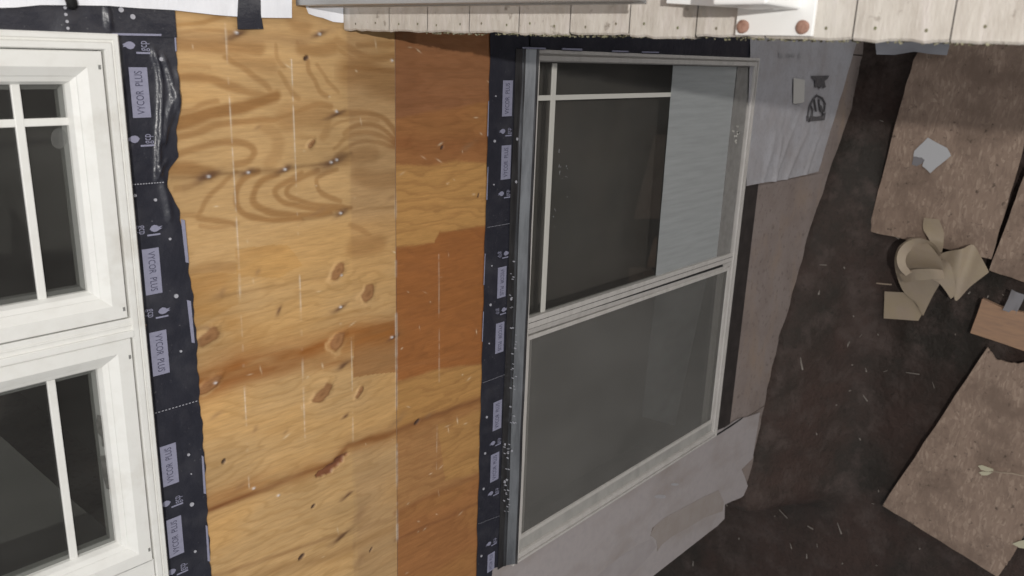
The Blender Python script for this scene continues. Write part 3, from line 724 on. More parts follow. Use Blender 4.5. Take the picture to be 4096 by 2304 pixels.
def lab_from_px(tape, quad, up, d):
    q = [W(a, b_, d) for a, b_ in quad]
    xs_ = [p[0] for p in q]; zs_ = [p[2] - H for p in q]
    lx = (xs_[0] + xs_[1] - xs_[2] - xs_[3]) / 2; lz = abs((zs_[1] + zs_[2] - zs_[0] - zs_[3]) / 2)
    return label_patch(tape, sum(xs_) / 4, sum(zs_) / 4, abs(lx), lz, d, up)
dL = 0.0085
lab_from_px(lt, [(975 * .53, 508 * .53), (1118 * .53, 508 * .53), (1133 * .53, 888 * .53), (1000 * .53, 888 * .53)], 1, dL)
lab_from_px(lt, [R2(1072, 432), R2(1203, 420), R2(1222, 762), R2(1100, 780)], -1, dL)
lab_from_px(lt, [R2(1127, 1062), R2(1255, 1040), R2(1282, 1365), R2(1155, 1390)], -1, dL)
lab_from_px(lt, [R3(1207, 478), R3(1328, 440), R3(1350, 742), R3(1232, 778)], 1, dL)
lab_from_px(lt, [R3(1255, 1030), R3(1367, 992), R3(1390, 1275), R3(1278, 1313)], 1, dL)
for (px, py), up in (((1035 * .53, 345 * .53), 1), ((1068 * .53, 1050 * .53), 1), (R2(1118, 280), -1), (R2(1182, 905), -1), (R3(1300, 888), 1), (R3(1340, 1400), 1)):
    c = W(px, py, dL); logo(lt, c[0], c[2] - H, 0.024, dL, up)
for px, py, rd in ((880 * .53, 445 * .53, 0.006), (1218 * .53, 447 * .53, 0.005), (1020 * .53, 768 + 28 * .53, 0.004), (*R2(1285, 355), 0.0035), (*R2(1332, 786), 0.0058), (*R2(1367, 1203), 0.0035),
                   (*R3(1425, 535), 0.004), (*R3(1450, 910), 0.0062), (*R3(1475, 1265), 0.004), (*R3(1445, 680), 0.002), (920 * .53, 975 * .53, 0.005), (1175 * .53, 768 + 60 * .53, 0.004)):
    nail(lt, px, py, rd, dL + 0.001)
def dashes(tape, a, b_, n, d, wdt=0.0016):
    m = MB(); p, q = W(*a, d), W(*b_, d)
    for i in range(n):
        s, e = p + (q - p) * (i / n), p + (q - p) * ((i + 0.55) / n)
        m.quad(s + np.array([wdt / 2, 0, 0]), e + np.array([wdt / 2, 0, 0]), e - np.array([wdt / 2, 0, 0]), s - np.array([wdt / 2, 0, 0]))
    return m.build('dashed_line', M_dot, tape)
dashes(lt, (950 * .53, 1397 * .53), (1245 * .53, 1375 * .53), 14, dL + 0.002)
dashes(lt, R3(1115, 237), R3(1500, 125), 15, dL)
for y0, y1 in ((205, 535), (815, 1140)):     # pale printing seen edge-on where the tape meets the plywood
    q = [R2(1365 + (y0 - 205) * 0.075, y0), R2(1395 + (y0 - 205) * 0.075, y0 + 8), R2(1425 + (y1 - 535) * 0.075, y1), R2(1402 + (y1 - 535) * 0.075, y1 - 4)]
    MB().prism([W(*p, 0.0075) for p in q], (0, 0.0004, 0)).build('edge_print', M_label, lt)
for y0, y1, x0 in ((540, 830, 1522), (1065, 1340, 1552)):
    q = [R3(x0, y0), R3(x0 + 14, y0 + 8), R3(x0 + 34, y1), R3(x0 + 16, y1 - 4)]
    MB().prism([W(*p, 0.0075) for p in q], (0, 0.0004, 0)).build('edge_print', M_label, lt)
MB().prism([W(*p, 0.0075) for p in ((692, 50), (699, 50), (707, 205), (701, 205))], (0, 0.0004, 0)).build('edge_print', M_label, lt)

# strip along the image-top side of the casement
ht = thing('flashing_tape', 'creased black flashing tape between the casement frame and the white wrap at the top left', 'tape', w3(0.04, -0.5))
top_px = [(-260, 30), (0, 12), (55, 12), (57, 32), (160, 22), (165, 10), (235, 10), (240, 22), (430, 24), (540, 33), (640, 40), (694, 42)]
rows = []
for i, x_ in enumerate(np.linspace(-260, 694, 90)):
    ty = np.interp(x_, [p[0] for p in top_px], [p[1] for p in top_px])
    a, c = W(x_, ty - 14, 0.004), W(x_, 150 + 3 * (x_ > 300), 0.004)
    c = np.array([0.002, c[1], a[2]])
    row = []
    for t in np.linspace(0, 1, 12):
        p = a + (c - a) * t
        crease = 0.010 * math.exp(-((x_ - 418 - 6 * t) / 11) ** 2) * math.sin(math.pi * min(1, t * 1.05)) + 0.004 * math.exp(-((x_ - 300 + 60 * t) / 40) ** 2) * t + 0.003 * math.exp(-((x_ - 360) / 30) ** 2) * (1 - t)
        row.append((p[0], p[1] - crease - 0.004, p[2]))
    rows.append(row)
MB().grid(rows).build('membrane', M_tape, ht, smooth=True)
MB().prism([W(*p, 0.0095) for p in ((448, 132), (646, 136), (645, 144), (450, 141))], (0, 0.0004, 0)).build('edge_print', M_label, ht)
MB().prism([W(*p, 0.0095) for p in ((-80, 124), (73, 124), (78, 135), (-80, 135))], (0, 0.0004, 0)).build('edge_print', M_label, ht)
for px, py in ((261, 31), (264, 58), (269, 86), (272, 113), (485, 39), (532, 67)):
    nail(ht, px, py, 0.0035 if px < 300 else 0.006, 0.0115)

# strip over the sliding window
st = thing('flashing_tape', 'flat black flashing tape between the red-brown plywood and the sliding window', 'tape', w3(-0.7, -1.56))
rows = []
for x in np.linspace(0.10, -1.535, 150):
    z0 = -1.520 + 0.0012 * math.sin(x * 60) + 0.001 * math.sin(x * 23)
    rows.append([(x, D - 0.004 - 0.0006 * math.sin(x * 30 + j), z0 + H + (-1.665 - z0) * t) for j, t in enumerate(np.linspace(0, 1, 5))])
MB().grid(rows).build('membrane', M_tape, st, smooth=True)
dS = 0.0062
A_ = lambda x, y: (1880 + x * .5525, 200 + y * .5525)
B_ = lambda x, y: (1860 + x * .4831, 1000 + y * .4831)
C_ = lambda x, y: (1860 + x * .4862, 1600 + y * .4862)
for q, up in (([A_(238, 220), A_(312, 220), A_(302, 480), A_(234, 480)], 1), ([A_(229, 690), A_(297, 690), A_(292, 935), A_(224, 937)], 1),
              ([B_(275, 145), B_(345, 135), B_(335, 385), B_(265, 402)], -1), ([B_(258, 608), B_(326, 595), B_(318, 840), B_(249, 860)], -1),
              ([B_(238, 1258), B_(308, 1242), C_(296, 235), C_(227, 253)], 1), ([C_(215, 447), C_(284, 430), C_(273, 655), C_(206, 676)], 1),
              ([C_(188, 1270), C_(246, 1250), C_(240, 1395), C_(183, 1418)], 1)):
    lab_from_px(st, q, up, dS)
for (px, py), up in ((A_(262, 588), 1), (A_(252, 1038), 1), (B_(315, 32), -1), (B_(297, 500), -1), (C_(255, 345), 1), (C_(238, 757), 1), (C_(222, 1170), 1)):
    c = W(px, py, dS); logo(st, c[0], c[2] - H, 0.024, dS, up)
for px, py in (A_(189, 334), A_(181, 660), A_(175, 975), B_(225, 132), B_(214, 455), B_(203, 775), B_(183, 1385), C_(168, 440), C_(155, 732), C_(137, 1285), A_(345, 645)):
    nail(st, px, py, 0.0052 if (py > 1650 or 540 < py < 600 or 1200 < py < 1240) else 0.003, dS)
dashes(st, A_(128, 1284), A_(330, 1249), 20, dS, 0.0012); dashes(st, B_(148, 1100), B_(362, 1020), 20, dS, 0.0012); dashes(st, C_(110, 1020), C_(330, 935), 20, dS, 0.001)
for a, b_ in ((370, 625), (845, 1085)):
    MB().prism([W(*A_(137 - a * .01, a), dS), W(*A_(142 - a * .01, a), dS), W(*A_(141 - b_ * .014, b_), dS), W(*A_(133 - b_ * .014, b_), dS)], (0, 0.0004, 0)).build('edge_print', M_label, st)
for a, b_ in ((30, 290), (510, 760)):
    MB().prism([W(*B_(165 - a * .028, a), dS), W(*B_(171 - a * .028, a), dS), W(*B_(168 - b_ * .028, b_), dS), W(*B_(162 - b_ * .028, b_), dS)], (0, 0.0004, 0)).build('edge_print', M_label, st)

jt = MB().wbox(0.004, 0.115, -1.668, -2.925, 0.003, 0.006).build('flashing_tape', M_tape)
tag(jt, 'plain black flashing tape under the deck edge along the top of the sliding window', 'tape')
for q in (((82, 355), (255, 360), (255, 374), (82, 366)), ((382, 362), (530, 367), (530, 382), (382, 375)), ((760, 380), (880, 384), (880, 394), (760, 391)), ((985, 388), (1110, 391), (1110, 400), (985, 397))):
    MB().prism([W(2048 + x * .53, y * .53, 0.0235) for x, y in q], (0, 0.003, 0)).build('edge_print', M_label, jt)
nt_ = MB().wbox(-0.478, -1.548, -2.955, -3.100, 0.0015, 0.004).build('flashing_tape', mat('dusty_black_membrane', (0.032, 0.027, 0.026), 0.6, 0.3, noise=(20, 0.4, 0.7, (1, 1, 1), (0.05, 0.042, 0.04))))
tag(nt_, 'dark bare membrane strip right of the sliding window, above the brown sheathing', 'tape')
pc = MB().prism([W(*p, 0.014) for p in ((958, -60), (1042, -60), (1044, 60), (1054, 116), (952, 117), (950, 70))], (0, 0.002, 0)).build('flashing_tape', M_tape)
tag(pc, 'short black tape tab hanging over the white wrap onto the golden plywood', 'tape')
cb = MB().tube([W(240, -70, 0.02), W(275, -20, 0.022), W(287, 10, 0.02), W(288, 21, 0.014)], 0.0085, 10).build('black_cable', M_blackrubber, smooth=True)
tag(cb, 'short black cable end sticking out of the white wrap above the casement', 'cable')

# ------------------------------------------------------------------ house wrap
def wrap_sheet(top, bottom, d, material, name='house_wrap', nx=90, ny=14, amp=0.004, seed=1, extra=None):
    """sheet between two pixel polylines (same x order)"""
    rows = []
    for t in np.linspace(0, 1, nx):
        def ev(pl):
            L = np.linspace(0, 1, len(pl)); return np.interp(t, L, [p[0] for p in pl]), np.interp(t, L, [p[1] for p in pl])
        a, c = W(*ev(top), d), W(*ev(bottom), d)
        row = []
        for s in np.linspace(0, 1, ny):
            p = a + (c - a) * s
            w_ = amp * float(fbm(np.array(p[0] * 9.0 + 5), np.array(p[2] * 9.0), seed, 3))
            if extra: w_ += extra(t, s)
            row.append((p[0], p[1] - 0.001 - abs(w_), p[2]))
        rows.append(row)
    return MB().grid(rows).build(name, material, smooth=True)
def dense(pl, n):
    out = []
    for (a, b_), (c, d_) in zip(pl[:-1], pl[1:]):
        for k in range(n): out.append((a + (c - a) * k / n, b_ + (d_ - b_) * k / n))
    return out + [pl[-1]]
bot = dense([(-300, 38), (60, 30), (160, 20), (300, 21), (430, 23), (540, 32), (690, 40), (860, 60), (955, 67), (1060, 71), (1166, 72)], 8)
topl = [(a, -330) for a, _ in bot]
w_a = wrap_sheet(topl, bot, 0.0105, M_wrap, nx=160, amp=0.006)
tag(w_a, 'white house wrap with a ragged lower edge above the casement and golden plywood', 'wrap')
bot = dense([(1218, 18), (1232, 55), (1262, 66), (1290, 72), (1330, 87), (1352, 90), (1371, 91)], 6)
w_b = wrap_sheet([(a, -200) for a, _ in bot], bot, 0.006, M_wrap, nx=60, amp=0.005, seed=4)
tag(w_b, 'small white wrap corner torn off beside the end of the deck boards', 'wrap')
top = dense([(3000, 120), (3440, 120)], 8); bot = dense([(2984, 744), (3050, 730), (3120, 722), (3180, 708), (3272, 686)], 3)
def folds(t, s):
    f = 0
    for k, (a, c, w_) in enumerate(((0.55, -0.42, 0.02), (0.35, -0.30, 0.03), (0.75, -0.5, 0.025), (0.42, -0.1, 0.02), (0.9, -0.2, 0.03))):
        f += (0.009 if k % 2 else 0.013) * math.exp(-((t - a - c * (s - 0.6)) / w_) ** 2) * max(0, s - 0.35)
    return f
w_c = wrap_sheet(top, [(np.interp(i, [0, len(top) - 1], [0, 1]), 0) for i in range(len(top))] and [(2984 + (3272 - 2984) * k / 8, float(np.interp(2984 + (3272 - 2984) * k / 8, [p[0] for p in bot], [p[1] for p in bot]))) for k in range(9)],
                 0.008, M_wrap_low, nx=70, ny=40, amp=0.006, seed=9, extra=folds)
tag(w_c, 'dusty white house wrap flap with faint printing right of the sliding window', 'wrap')
# printing on that flap
def zk(x, y): return (2900 + x * .31056, 150 + y * .31056)
dW = 0.0165
def decal(name, pts, material=M_ink, d=dW):
    o_ = MB().prism([W(*zk(*p), d) for p in pts], (0, 0.0004, 0)).build(name, material, w_c); return o_
M_faint = mat('faded_print', (0.19, 0.18, 0.18), 0.7)
M_faint2 = mat('very_faded_print', (0.33, 0.325, 0.335), 0.7)
M_print = mat('black_print', (0.075, 0.07, 0.075), 0.7, noise=(70, 0.4, 0.7, (1, 1, 1), (0.15, 0.14, 0.14)))
for ch, x in (('b', 722), ('o', 815), ('n', 875), ('s', 965)):
    tv, tf = text_mesh(ch, 1.0); m = MB()
    for p in tv:
        q = W(*zk(x + p[0] * 110 - 0, 225 - p[1] * 110), dW); m.v.append(tuple(q))
    m.f = tf; m.build('lettering', M_faint2, w_c)
decal('printed_emblem', [(1110, 495), (1345, 490), (1325, 530), (1285, 560), (1300, 640), (1270, 655), (1245, 620), (1225, 665), (1195, 625), (1165, 650), (1160, 560), (1120, 525)], M_print)
decal('printed_patch', [(885, 520), (1030, 545), (1020, 830), (960, 850), (880, 855)], mat('pale_patch', (0.55, 0.53, 0.50), 0.6))
hand = MB()
for pl in ([(1060, 1080), (1085, 900), (1140, 790), (1180, 745)], [(1180, 745), (1250, 780), (1290, 850), (1275, 960)], [(1150, 800), (1165, 900), (1175, 950)], [(1100, 870), (1130, 930), (1120, 1010)], [(1210, 800), (1215, 880), (1240, 960)], [(1055, 1015), (1095, 1060), (1080, 1085)], [(1230, 880), (1265, 990), (1255, 1060)]):
    hand.tube([W(*zk(*p), dW) for p in pl], 0.0042, 5)
hand.build('printed_drawing', M_print, w_c)
decal('printed_drawing', [(1080, 1085), (1285, 1065), (1300, 960), (1240, 1010), (1180, 1020), (1110, 1010)], M_print)
# grey wrap left of the house corner, below the sliding window
poly = [(1985, 2262), (2060, 2262), (2300, 2120), (2560, 1950), (2860, 1738), (2960, 1672), (2975, 1670)]
low = [(2975, 1670), (3010, 1830), (2966, 1883), (2990, 1950), (2965, 1990), (2905, 2015), (2895, 2085), (2843, 2124), (2610, 2306), (2350, 2530), (1950, 2560)]
def corner_fold(t, s): return 0.0
grey = MB().prism([W(*p, 0.006) for p in [(1972, 2275), (2056, 2250), (2300, 2100), (2560, 1925), (2850, 1730), (2902, 1709), (2952, 1676), (2990, 1668), (3040, 1650), (3011, 1833), (2966, 1878), (2978, 1905), (2992, 1945), (2985, 1975), (2962, 1992), (2925, 2006), (2900, 2018), (2898, 2075), (2870, 2104), (2843, 2124), (2610, 2306), (2400, 2480), (1950, 2560)]], (0, 0.0035, 0))
gw = grey.build('house_wrap', M_wrap_grey)
tag(gw, 'grey muddy house wrap with a torn edge at the foot of the sliding window', 'wrap')
R6 = lambda x, y: (2048 + x * .53, 1536 + y * .53)
stain = [R6(*p) for p in ((1045, 1140), (1075, 1075), (1150, 1010), (1300, 930), (1450, 850), (1560, 800), (1600, 890), (1590, 960), (1450, 1010), (1330, 1085), (1210, 1150), (1130, 1215), (1100, 1260), (1090, 1180))]
MB().prism([W(*p, 0.0072) for p in stain], (0, 0.0006, 0)).build('mud_stain', mat('mud_smear', (0.315, 0.27, 0.245), 0.8, 0.2, noise=(12, 0.4, 0.7, (1, 1, 1), (0.35, 0.31, 0.29))), gw)
MB().prism([W(*R6(*p), 0.0064) for p in ((1045, 1145), (1060, 1085), (1085, 1070), (1075, 1110), (1110, 1150), (1118, 1220), (1095, 1265), (1100, 1190), (1080, 1165))], (0, 0.0006, 0)).build('mud_stain', M_mud, gw)
MB().prism([W(*R6(*p), 0.0062) for p in ((640, 1449), (820, 1300), (960, 1210), (1060, 1165), (1090, 1230), (1010, 1330), (900, 1440), (820, 1500), (560, 1500))], (0, 0.0006, 0)).build('mud_stain', mat('mud_veil', (0.34, 0.305, 0.30), 0.8, 0.2, noise=(10, 0.4, 0.7, (1, 1, 1), (0.39, 0.355, 0.355))), gw)
for x, y, rr in ((1230, 758, 20), (1120, 850, 30), (180, 1220, 12)):
    MB().prism([W(*R6(x + rr * 1.5 * math.cos(a), y + rr * .5 * math.sin(a)), 0.0072) for a in np.linspace(0, 6.28, 10)[:-1]], (0, 0.0005, 0)).build('scuff', M_wrap_low, gw)
# slit under the dark strip
sl = MB().prism([W(*R6(*p), 0.0095) for p in ((1540, 385), (1640, 320), (1745, 252), (1735, 266), (1640, 332), (1545, 392))], (0, 0.002, 0)).build('slit', M_gap, gw)
# ledge lines on the soiled sheathing: a second layer of board
ed = MB().prism([W(*p, 0.003) for p in ((2990, 748), (3060, 738), (3180, 712), (3300, 690), (3296, 706), (3180, 732), (3060, 760), (2992, 768))], (0, 0.003, 0)).build('batten', M_soiled, wall)

# ------------------------------------------------------------------ sliding window (lower)
sw = thing('sliding_window', 'dusty almond sliding window with an insect screen on its lower half, in the middle', 'window', w3(-0.77, -2.96))
MB().frame(0.006, -1.533, -1.668, -2.956, [(0, -0.01), (0, 0.018), (0.002, 0.02), (0.009, 0.02), (0.010, 0.012), (0.014, 0.012), (0.015, 0.018), (0.027, 0.018), (0.029, 0.014), (0.031, -0.02)]).build('outer_frame', M_vinyl2, sw)
# fixed sash
MB().frame(-0.024, -0.745, -1.697, -2.928, [(0, 0.0), (0, 0.006), (0.001, 0.006), (0.0015, -0.006)]).build('sash', M_vinyl2, sw)
MB().wbox(-0.026, -0.742, -1.700, -2.924, -0.004, -0.001).build('glass_pane', M_glass, sw)
MB().wbox(-0.027, -0.738, -2.818, -2.922, -0.0005, 0.004).build('bottom_rail', mat('dusty_grey_rail', (0.26, 0.25, 0.235), 0.6, noise=(30, 0.4, 0.7, (1, 1, 1), (0.2, 0.19, 0.18))), sw)
MB().wbox(-0.028, -0.732, -1.766, -1.785, -0.0005, 0.004).build('grille_bar', M_grille, sw, bevel=0.001)
MB().wbox(-0.1115, -0.1255, -1.702, -2.379, -0.0005, 0.0036).build('grille_bar', M_grille, sw, bevel=0.001)
rows = []
for x in np.linspace(-0.027, -0.735, 50):
    rows.append([(x, D - 0.0012 - 0.0012 * abs(float(fbm(np.array(x * 14.0 + 3), np.array(z * 3.0), 77, 2))), z + H) for z in np.linspace(-2.380 - 0.006 * (-x), -2.814 - 0.004 * (-x), 12)])
MB().grid(rows).build('protective_film', M_film, sw, smooth=True)
# meeting rail
MB().wbox(-0.733, -0.7665, -1.694, -2.928, -0.01, 0.013).build('meeting_rail', M_vinyl2, sw, bevel=0.0015)
MB().wbox(-0.7475, -0.7490, -1.694, -2.926, 0.0125, 0.0137).build('seam', M_gap, sw)
MB().prism([w3(-0.768, -1.694, 0.012), w3(-0.768, -2.928, 0.012), w3(-0.793, -2.90, 0.006), w3(-0.785, -1.694, 0.006)], (0, 0.012, 0)).build('screen_edge', M_vinyl2, sw)
MB().prism([w3(-0.7672, -1.95, 0.0128), w3(-0.7672, -2.85, 0.0128), w3(-0.777, -2.86, 0.0115), w3(-0.772, -2.30, 0.0123)], (0, 0.0012, 0)).build('seam', M_gap, sw)
# sliding sash behind the screen
MB().frame(-0.775, -1.500, -1.722, -2.905, [(0, -0.03), (0, -0.006), (0.020, -0.006), (0.022, -0.022)]).build('sash', M_vinyl, sw)
MB().wbox(-0.800, -1.495, -1.735, -2.885, -0.024, -0.021).build('glass_pane', M_glass, sw)
MB().prism([w3(-0.81, -2.43, -0.0195), w3(-0.81, -2.80, -0.0195), w3(-1.40, -2.66, -0.0195), w3(-1.28, -2.41, -0.0195)], (0, 0.001, 0)).build('protective_film', M_film2, sw)
MB().frame(-0.790, -1.462, -1.700, -2.925, [(0, 0.0), (0, 0.009), (0.001, 0.010), (0.012, 0.010), (0.014, 0.004)]).build('screen_frame', M_vinyl2, sw)
MB().wbox(-0.80, -1.455, -1.71, -2.915, 0.004, 0.0045).build('insect_screen', M_screen, sw)
MB().wbox(-1.462, -1.504, -1.70, -2.926, -0.01, 0.006).build('sill_track', mat('dull_track', (0.40, 0.385, 0.36), 0.55, noise=(12, 0.4, 0.7, (1, 1, 2), (0.32, 0.31, 0.29))), sw)
for k in range(16):      # scratches and drips on the glass, their glints painted pale
    x0, y0 = RNG.choice([(2236, 640), (2246, 700), (2262, 680), (2270, 730), (2220, 850), (2228, 660)])
    x0 += RNG.uniform(-8, 8); y0 += RNG.uniform(-50, 60); L = RNG.uniform(1.5, 22) if k % 3 == 0 else RNG.uniform(1.5, 5)
    MB().prism([W(x0, y0, 0.0006), W(x0 + 1.3, y0, 0.0006), W(x0 + 1.3 - L * .14, y0 + L, 0.0006), W(x0 - L * .14, y0 + L, 0.0006)], (0, 0.0003, 0)).build('scratch', M_dot, sw)
for k in range(14):
    x0, y0 = 2945 + RNG.uniform(-16, 12), RNG.uniform(500, 590)
    MB().prism([W(x0 + 3 * math.cos(a), y0 + 4 * math.sin(a), 0.0075) for a in np.linspace(0, 6.28, 8)[:-1]], (0, 0.0005, 0)).build('plaster_speck', M_grille, sw)

MB().wbox(0.0, -1.52, -1.66, -2.99, -0.16, -0.165).build('black_lift_panel', mat('black_lift_grey', (0.115, 0.10, 0.092), 0.9, 0.1, noise=(3, 0.4, 0.7, (1, 1, 1), (0.085, 0.08, 0.076))), sw)  # panel added behind the glass to lift the panes from black
# metal drip cap over it
dc = thing('drip_cap', 'grey bent metal drip cap running along the sliding window', 'flashing', w3(-0.76, -1.684))
prof = [(-1.612, 0.0068), (-1.640, 0.0075), (-1.6405, 0.011), (-1.6455, 0.011), (-1.646, 0.009), (-1.672, 0.024), (-1.6725, 0.028), (-1.678, 0.0285), (-1.682, 0.024), (-1.682, 0.010)]
xs_ = np.linspace(0.006, -1.523, 120)
MB().grid([[(x, D - d - 0.0006 * math.sin(x * 21 + 3 * k), z + H + 0.0008 * math.sin(x * 11)) for k, (z, d) in enumerate(prof)] for x in xs_]).build('metal_strip', M_metal, dc)
for px, py in (A_(345, 645), A_(337, 955), B_(386, 408), C_(332, 367), C_(388, 420)):
    c = W(px, py, 0.016); MB().prism([(c[0] + 0.004 * math.cos(a), c[1], c[2] + 0.003 * math.sin(a)) for a in np.linspace(0, 6.28, 9)[:-1]], (0, 0.003, 0)).build('nail_head', M_dot, dc)
sp = MB()
for k in range(60):
    px, py = B_(RNG.uniform(375, 430), RNG.uniform(80, 1500)) if k < 30 else C_(RNG.uniform(325, 370), RNG.uniform(350, 1000))
    c = W(px, py, 0.021); rr = RNG.uniform(0.0006, 0.0022)
    sp.prism([(c[0] + rr * math.cos(a), c[1], c[2] + rr * math.sin(a)) for a in np.linspace(0, 6.28, 6)[:-1]], (0, 0.006, 0))
kind(sp.build('plaster_specks', M_dot, dc), 'stuff')

# ------------------------------------------------------------------ deck with its railing
DZ = -1.08 + H
dk = thing('wooden_deck', 'weathered timber deck with mossy board ends, across the top', 'deck', (0.6, 0.6, DZ - 0.3))
ed_y = [1.445, 1.300, 1.190, 1.080, 0.962, 0.853, 0.739, 0.625, 0.520, 0.403, 0.290, 0.175, 0.06, -0.055, -0.17, -0.285, -0.40, -0.515, -0.63, -0.745, -0.86, -0.975, -1.09, -1.205, -1.32, -1.435, -1.55, -1.665, -1.78]
for y1, y0 in zip(ed_y[:-1], ed_y[1:]):
    e = RNG.uniform(-0.0018, 0.0018)
    n = 9; rows = []
    ends = [(0.0275 + e + RNG.uniform(-0.0016, 0.0016)) for _ in range(n)]
    gap = 0.0008
    yy = np.linspace(y0 + gap, y1 - gap, n)
    topo = [(ends[i], yy[i], DZ - (0.0012 if i in (0, n - 1) else 0)) for i in range(n)]
    m = MB()
    edge2 = [(ends[i] + 0.003, yy[i], DZ) for i in range(n)]
    far = [(1.3, yy[i], DZ - (0.0012 if i in (0, n - 1) else 0)) for i in range(n)]
    bot_ = [(ends[i] + 0.004, yy[i], DZ - 0.032) for i in range(n)]
    up2 = [(ends[i], yy[i], DZ - 0.003) for i in range(n)]
    m.grid([bot_, up2, [(p[0], p[1], p[2]) for p in edge2], far, [(1.3, y_, DZ - 0.032) for y_ in yy], bot_])
    b_ = m.build('deck_board', M_deck, dk)
    for yk in (0.25, 0.75):
        yc = y0 + (y1 - y0) * yk + RNG.uniform(-0.006, 0.006); xc = 0.043 + RNG.uniform(-0.003, 0.003)
        MB().prism([(xc + 0.0022 * math.cos(a), yc + 0.0017 * math.sin(a), DZ + 0.0006) for a in np.linspace(0, 6.28, 9)[:-1]], (0, 0, -0.003)).build('nail_head', M_rim, b_)
MB().box(0.036, 0.075, -1.78, D - 0.012, DZ - 0.20, DZ - 0.034).build('rim_joist', M_rim, dk)
mo = MB()
for k in range(1600):
    y_ = RNG.uniform(0.1, 1.2)
    dens = 0.5 + 0.5 * math.sin(y_ * 23) * math.sin(y_ * 7.3 + 1)
    if RNG.random() > dens: continue
    x_ = 0.0265 + RNG.uniform(-0.001, 0.003); z_ = DZ - RNG.uniform(0.001, 0.03); s = RNG.uniform(0.0006, 0.0022)
    a = RNG.uniform(0, 6.28)
    mo.prism([(x_ - s * 0.4, y_ - s, z_), (x_ - s * 0.8, y_ + s * math.cos(a), z_ + s), (x_ + 0.001, y_ + s, z_ + s * math.sin(a))], (s * 0.5, 0, -s))
kind(mo.build('moss', M_moss, dk), 'stuff')

rl = thing('railing', 'white railing foot with two rusty bolts and a grey bottom rail, on the deck edge', 'railing', (0.08, 0.5, DZ))
MB().box(0.0315, 0.125, 0.4525, 0.5600, DZ + 0.0006, DZ + 0.0075).build('base_plate', M_white, rl, bevel=0.001)
for x, y in ((0.0425, 0.5490), (0.0425, 0.4655)):
    bm_ = MB()
    rings = [(0.0, 0.0090, 0.0076), (0.0, 0.0088, 0.0095), (0, 0.007, 0.0115), (0, 0.003, 0.0122)]
    pts = [[(x + r_ * math.cos(a) * (1 + 0.05 * math.sin(3 * a)), y + r_ * math.sin(a), DZ + h_) for a in np.linspace(0, 2 * math.pi, 17)] for _, r_, h_ in rings]
    bm_.grid(pts); bm_.f.append(tuple(range(len(bm_.v) - 17, len(bm_.v) - 1)))
    bm_.build('bolt', M_rust, rl, smooth=True)
MB().box(0.064, 0.120, 0.470, 0.542, DZ + 0.008, DZ + 0.11).build('post', M_white, rl, bevel=0.003)
MB().prism([(0.0630, 0.500, DZ + 0.0078), (0.0725, 0.66, DZ + 0.0078), (0.11, 0.66, DZ + 0.0078), (0.11, 0.500, DZ + 0.0078)], (0, 0, 0.02)).build('rail_bracket', M_white, rl)
MB().box(0.0700, 0.098, 0.655, D - 0.012, DZ + 0.0860, DZ + 0.118).box(0.0675, 0.072, 0.655, D - 0.012, DZ + 0.0845, DZ + 0.0895).build('bottom_rail', M_railmetal, rl, bevel=0.001)

# ------------------------------------------------------------------ things on the ground
def gpoly(pts, h): return [G(x * S, y * S, h) for x, y in pts]
def sheet(name, pts, h, th, material, parent=None, bevel=0.0):
    return MB().prism(gpoly(pts, h), (0, 0, -th)).build(name, material, parent, bevel=bevel)
def rough_edge(pts, n, amp, seed=3):
    rs = random.Random(seed); out = []
    for (a, b_), (c, d_) in zip(pts, pts[1:] + pts[:1]):
        for k in range(n):
            t = k / n; j = 0 if k == 0 else amp
            out.append((a + (c - a) * t + rs.uniform(-j, j), b_ + (d_ - b_) * t + rs.uniform(-j, j)))
    return out
def on_osb(name, label, pts, h, seed, th=0.012):
    o_ = MB().prism(gpoly(rough_edge(pts, 10, 1.3, seed), h), (0, 0, -th)).build(name, M_osb); tag(o_, label, 'board', 'strand boards lying on the dark soil'); return o_
on_osb('strand_board', 'largest brown strand board on the soil with a white paper scrap on it', [(2358, 60), (2620, 60), (2586, 330), (2493, 652), (2184, 581), (2250, 320), (2298, 150)], 0.045, 1)
on_osb('strand_board', 'strand board at the right edge of the photo beside the pine offcut', [(2584, 420), (2760, 460), (2760, 770), (2488, 680)], 0.04, 2)
on_osb('strand_board', 'tilted strand board at the bottom right with a pale leaf and stalk on it', [(2484, 874), (2505, 905), (2560, 916), (2620, 900), (2720, 940), (2660, 1200), (2548, 1398), (2510, 1452), (2220, 1272)], 0.04, 3)
po = MB().prism(gpoly(rough_edge([(2470, 752), (2530, 778), (2640, 800), (2640, 905), (2440, 838)], 4, 0.8, 4), 0.045), (0, 0, -0.03)).build('wood_offcut', M_pine, bevel=0.002)
tag(po, 'orange pine offcut with a grey scrap across its edge', 'offcut')
gs = MB().grid([[G(x * S, y * S, 0.05 + 0.012 * math.sin(k * 1.3 + j)) for k, (x, y) in enumerate(r_)] for j, r_ in enumerate(([(2545, 728), (2556, 734), (2566, 738), (2580, 742)], [(2536, 752), (2548, 756), (2560, 760), (2570, 764)], [(2522, 780), (2534, 784), (2546, 790), (2556, 790)]))]).build('plastic_scrap', M_greyclip, smooth=True)
tag(gs, 'grey crumpled plastic scrap on the pine offcut', 'scrap')
wp = MB().prism(gpoly(rough_edge([(2334, 346), (2382, 372), (2392, 392), (2340, 436), (2320, 418), (2326, 402), (2318, 396), (2298, 394), (2300, 380)], 3, 1.0, 5), 0.052), (0, 0, -0.001)).build('paper_scrap', M_paperw)
tag(wp, 'square white paper scrap lying on the largest strand board', 'paper')
sd = MB().prism(gpoly([(2298, 394), (2318, 396), (2326, 402), (2318, 412), (2306, 418), (2294, 414)], 0.0505), (0, 0, -0.002)).build('torn_flap', M_greyclip, wp)
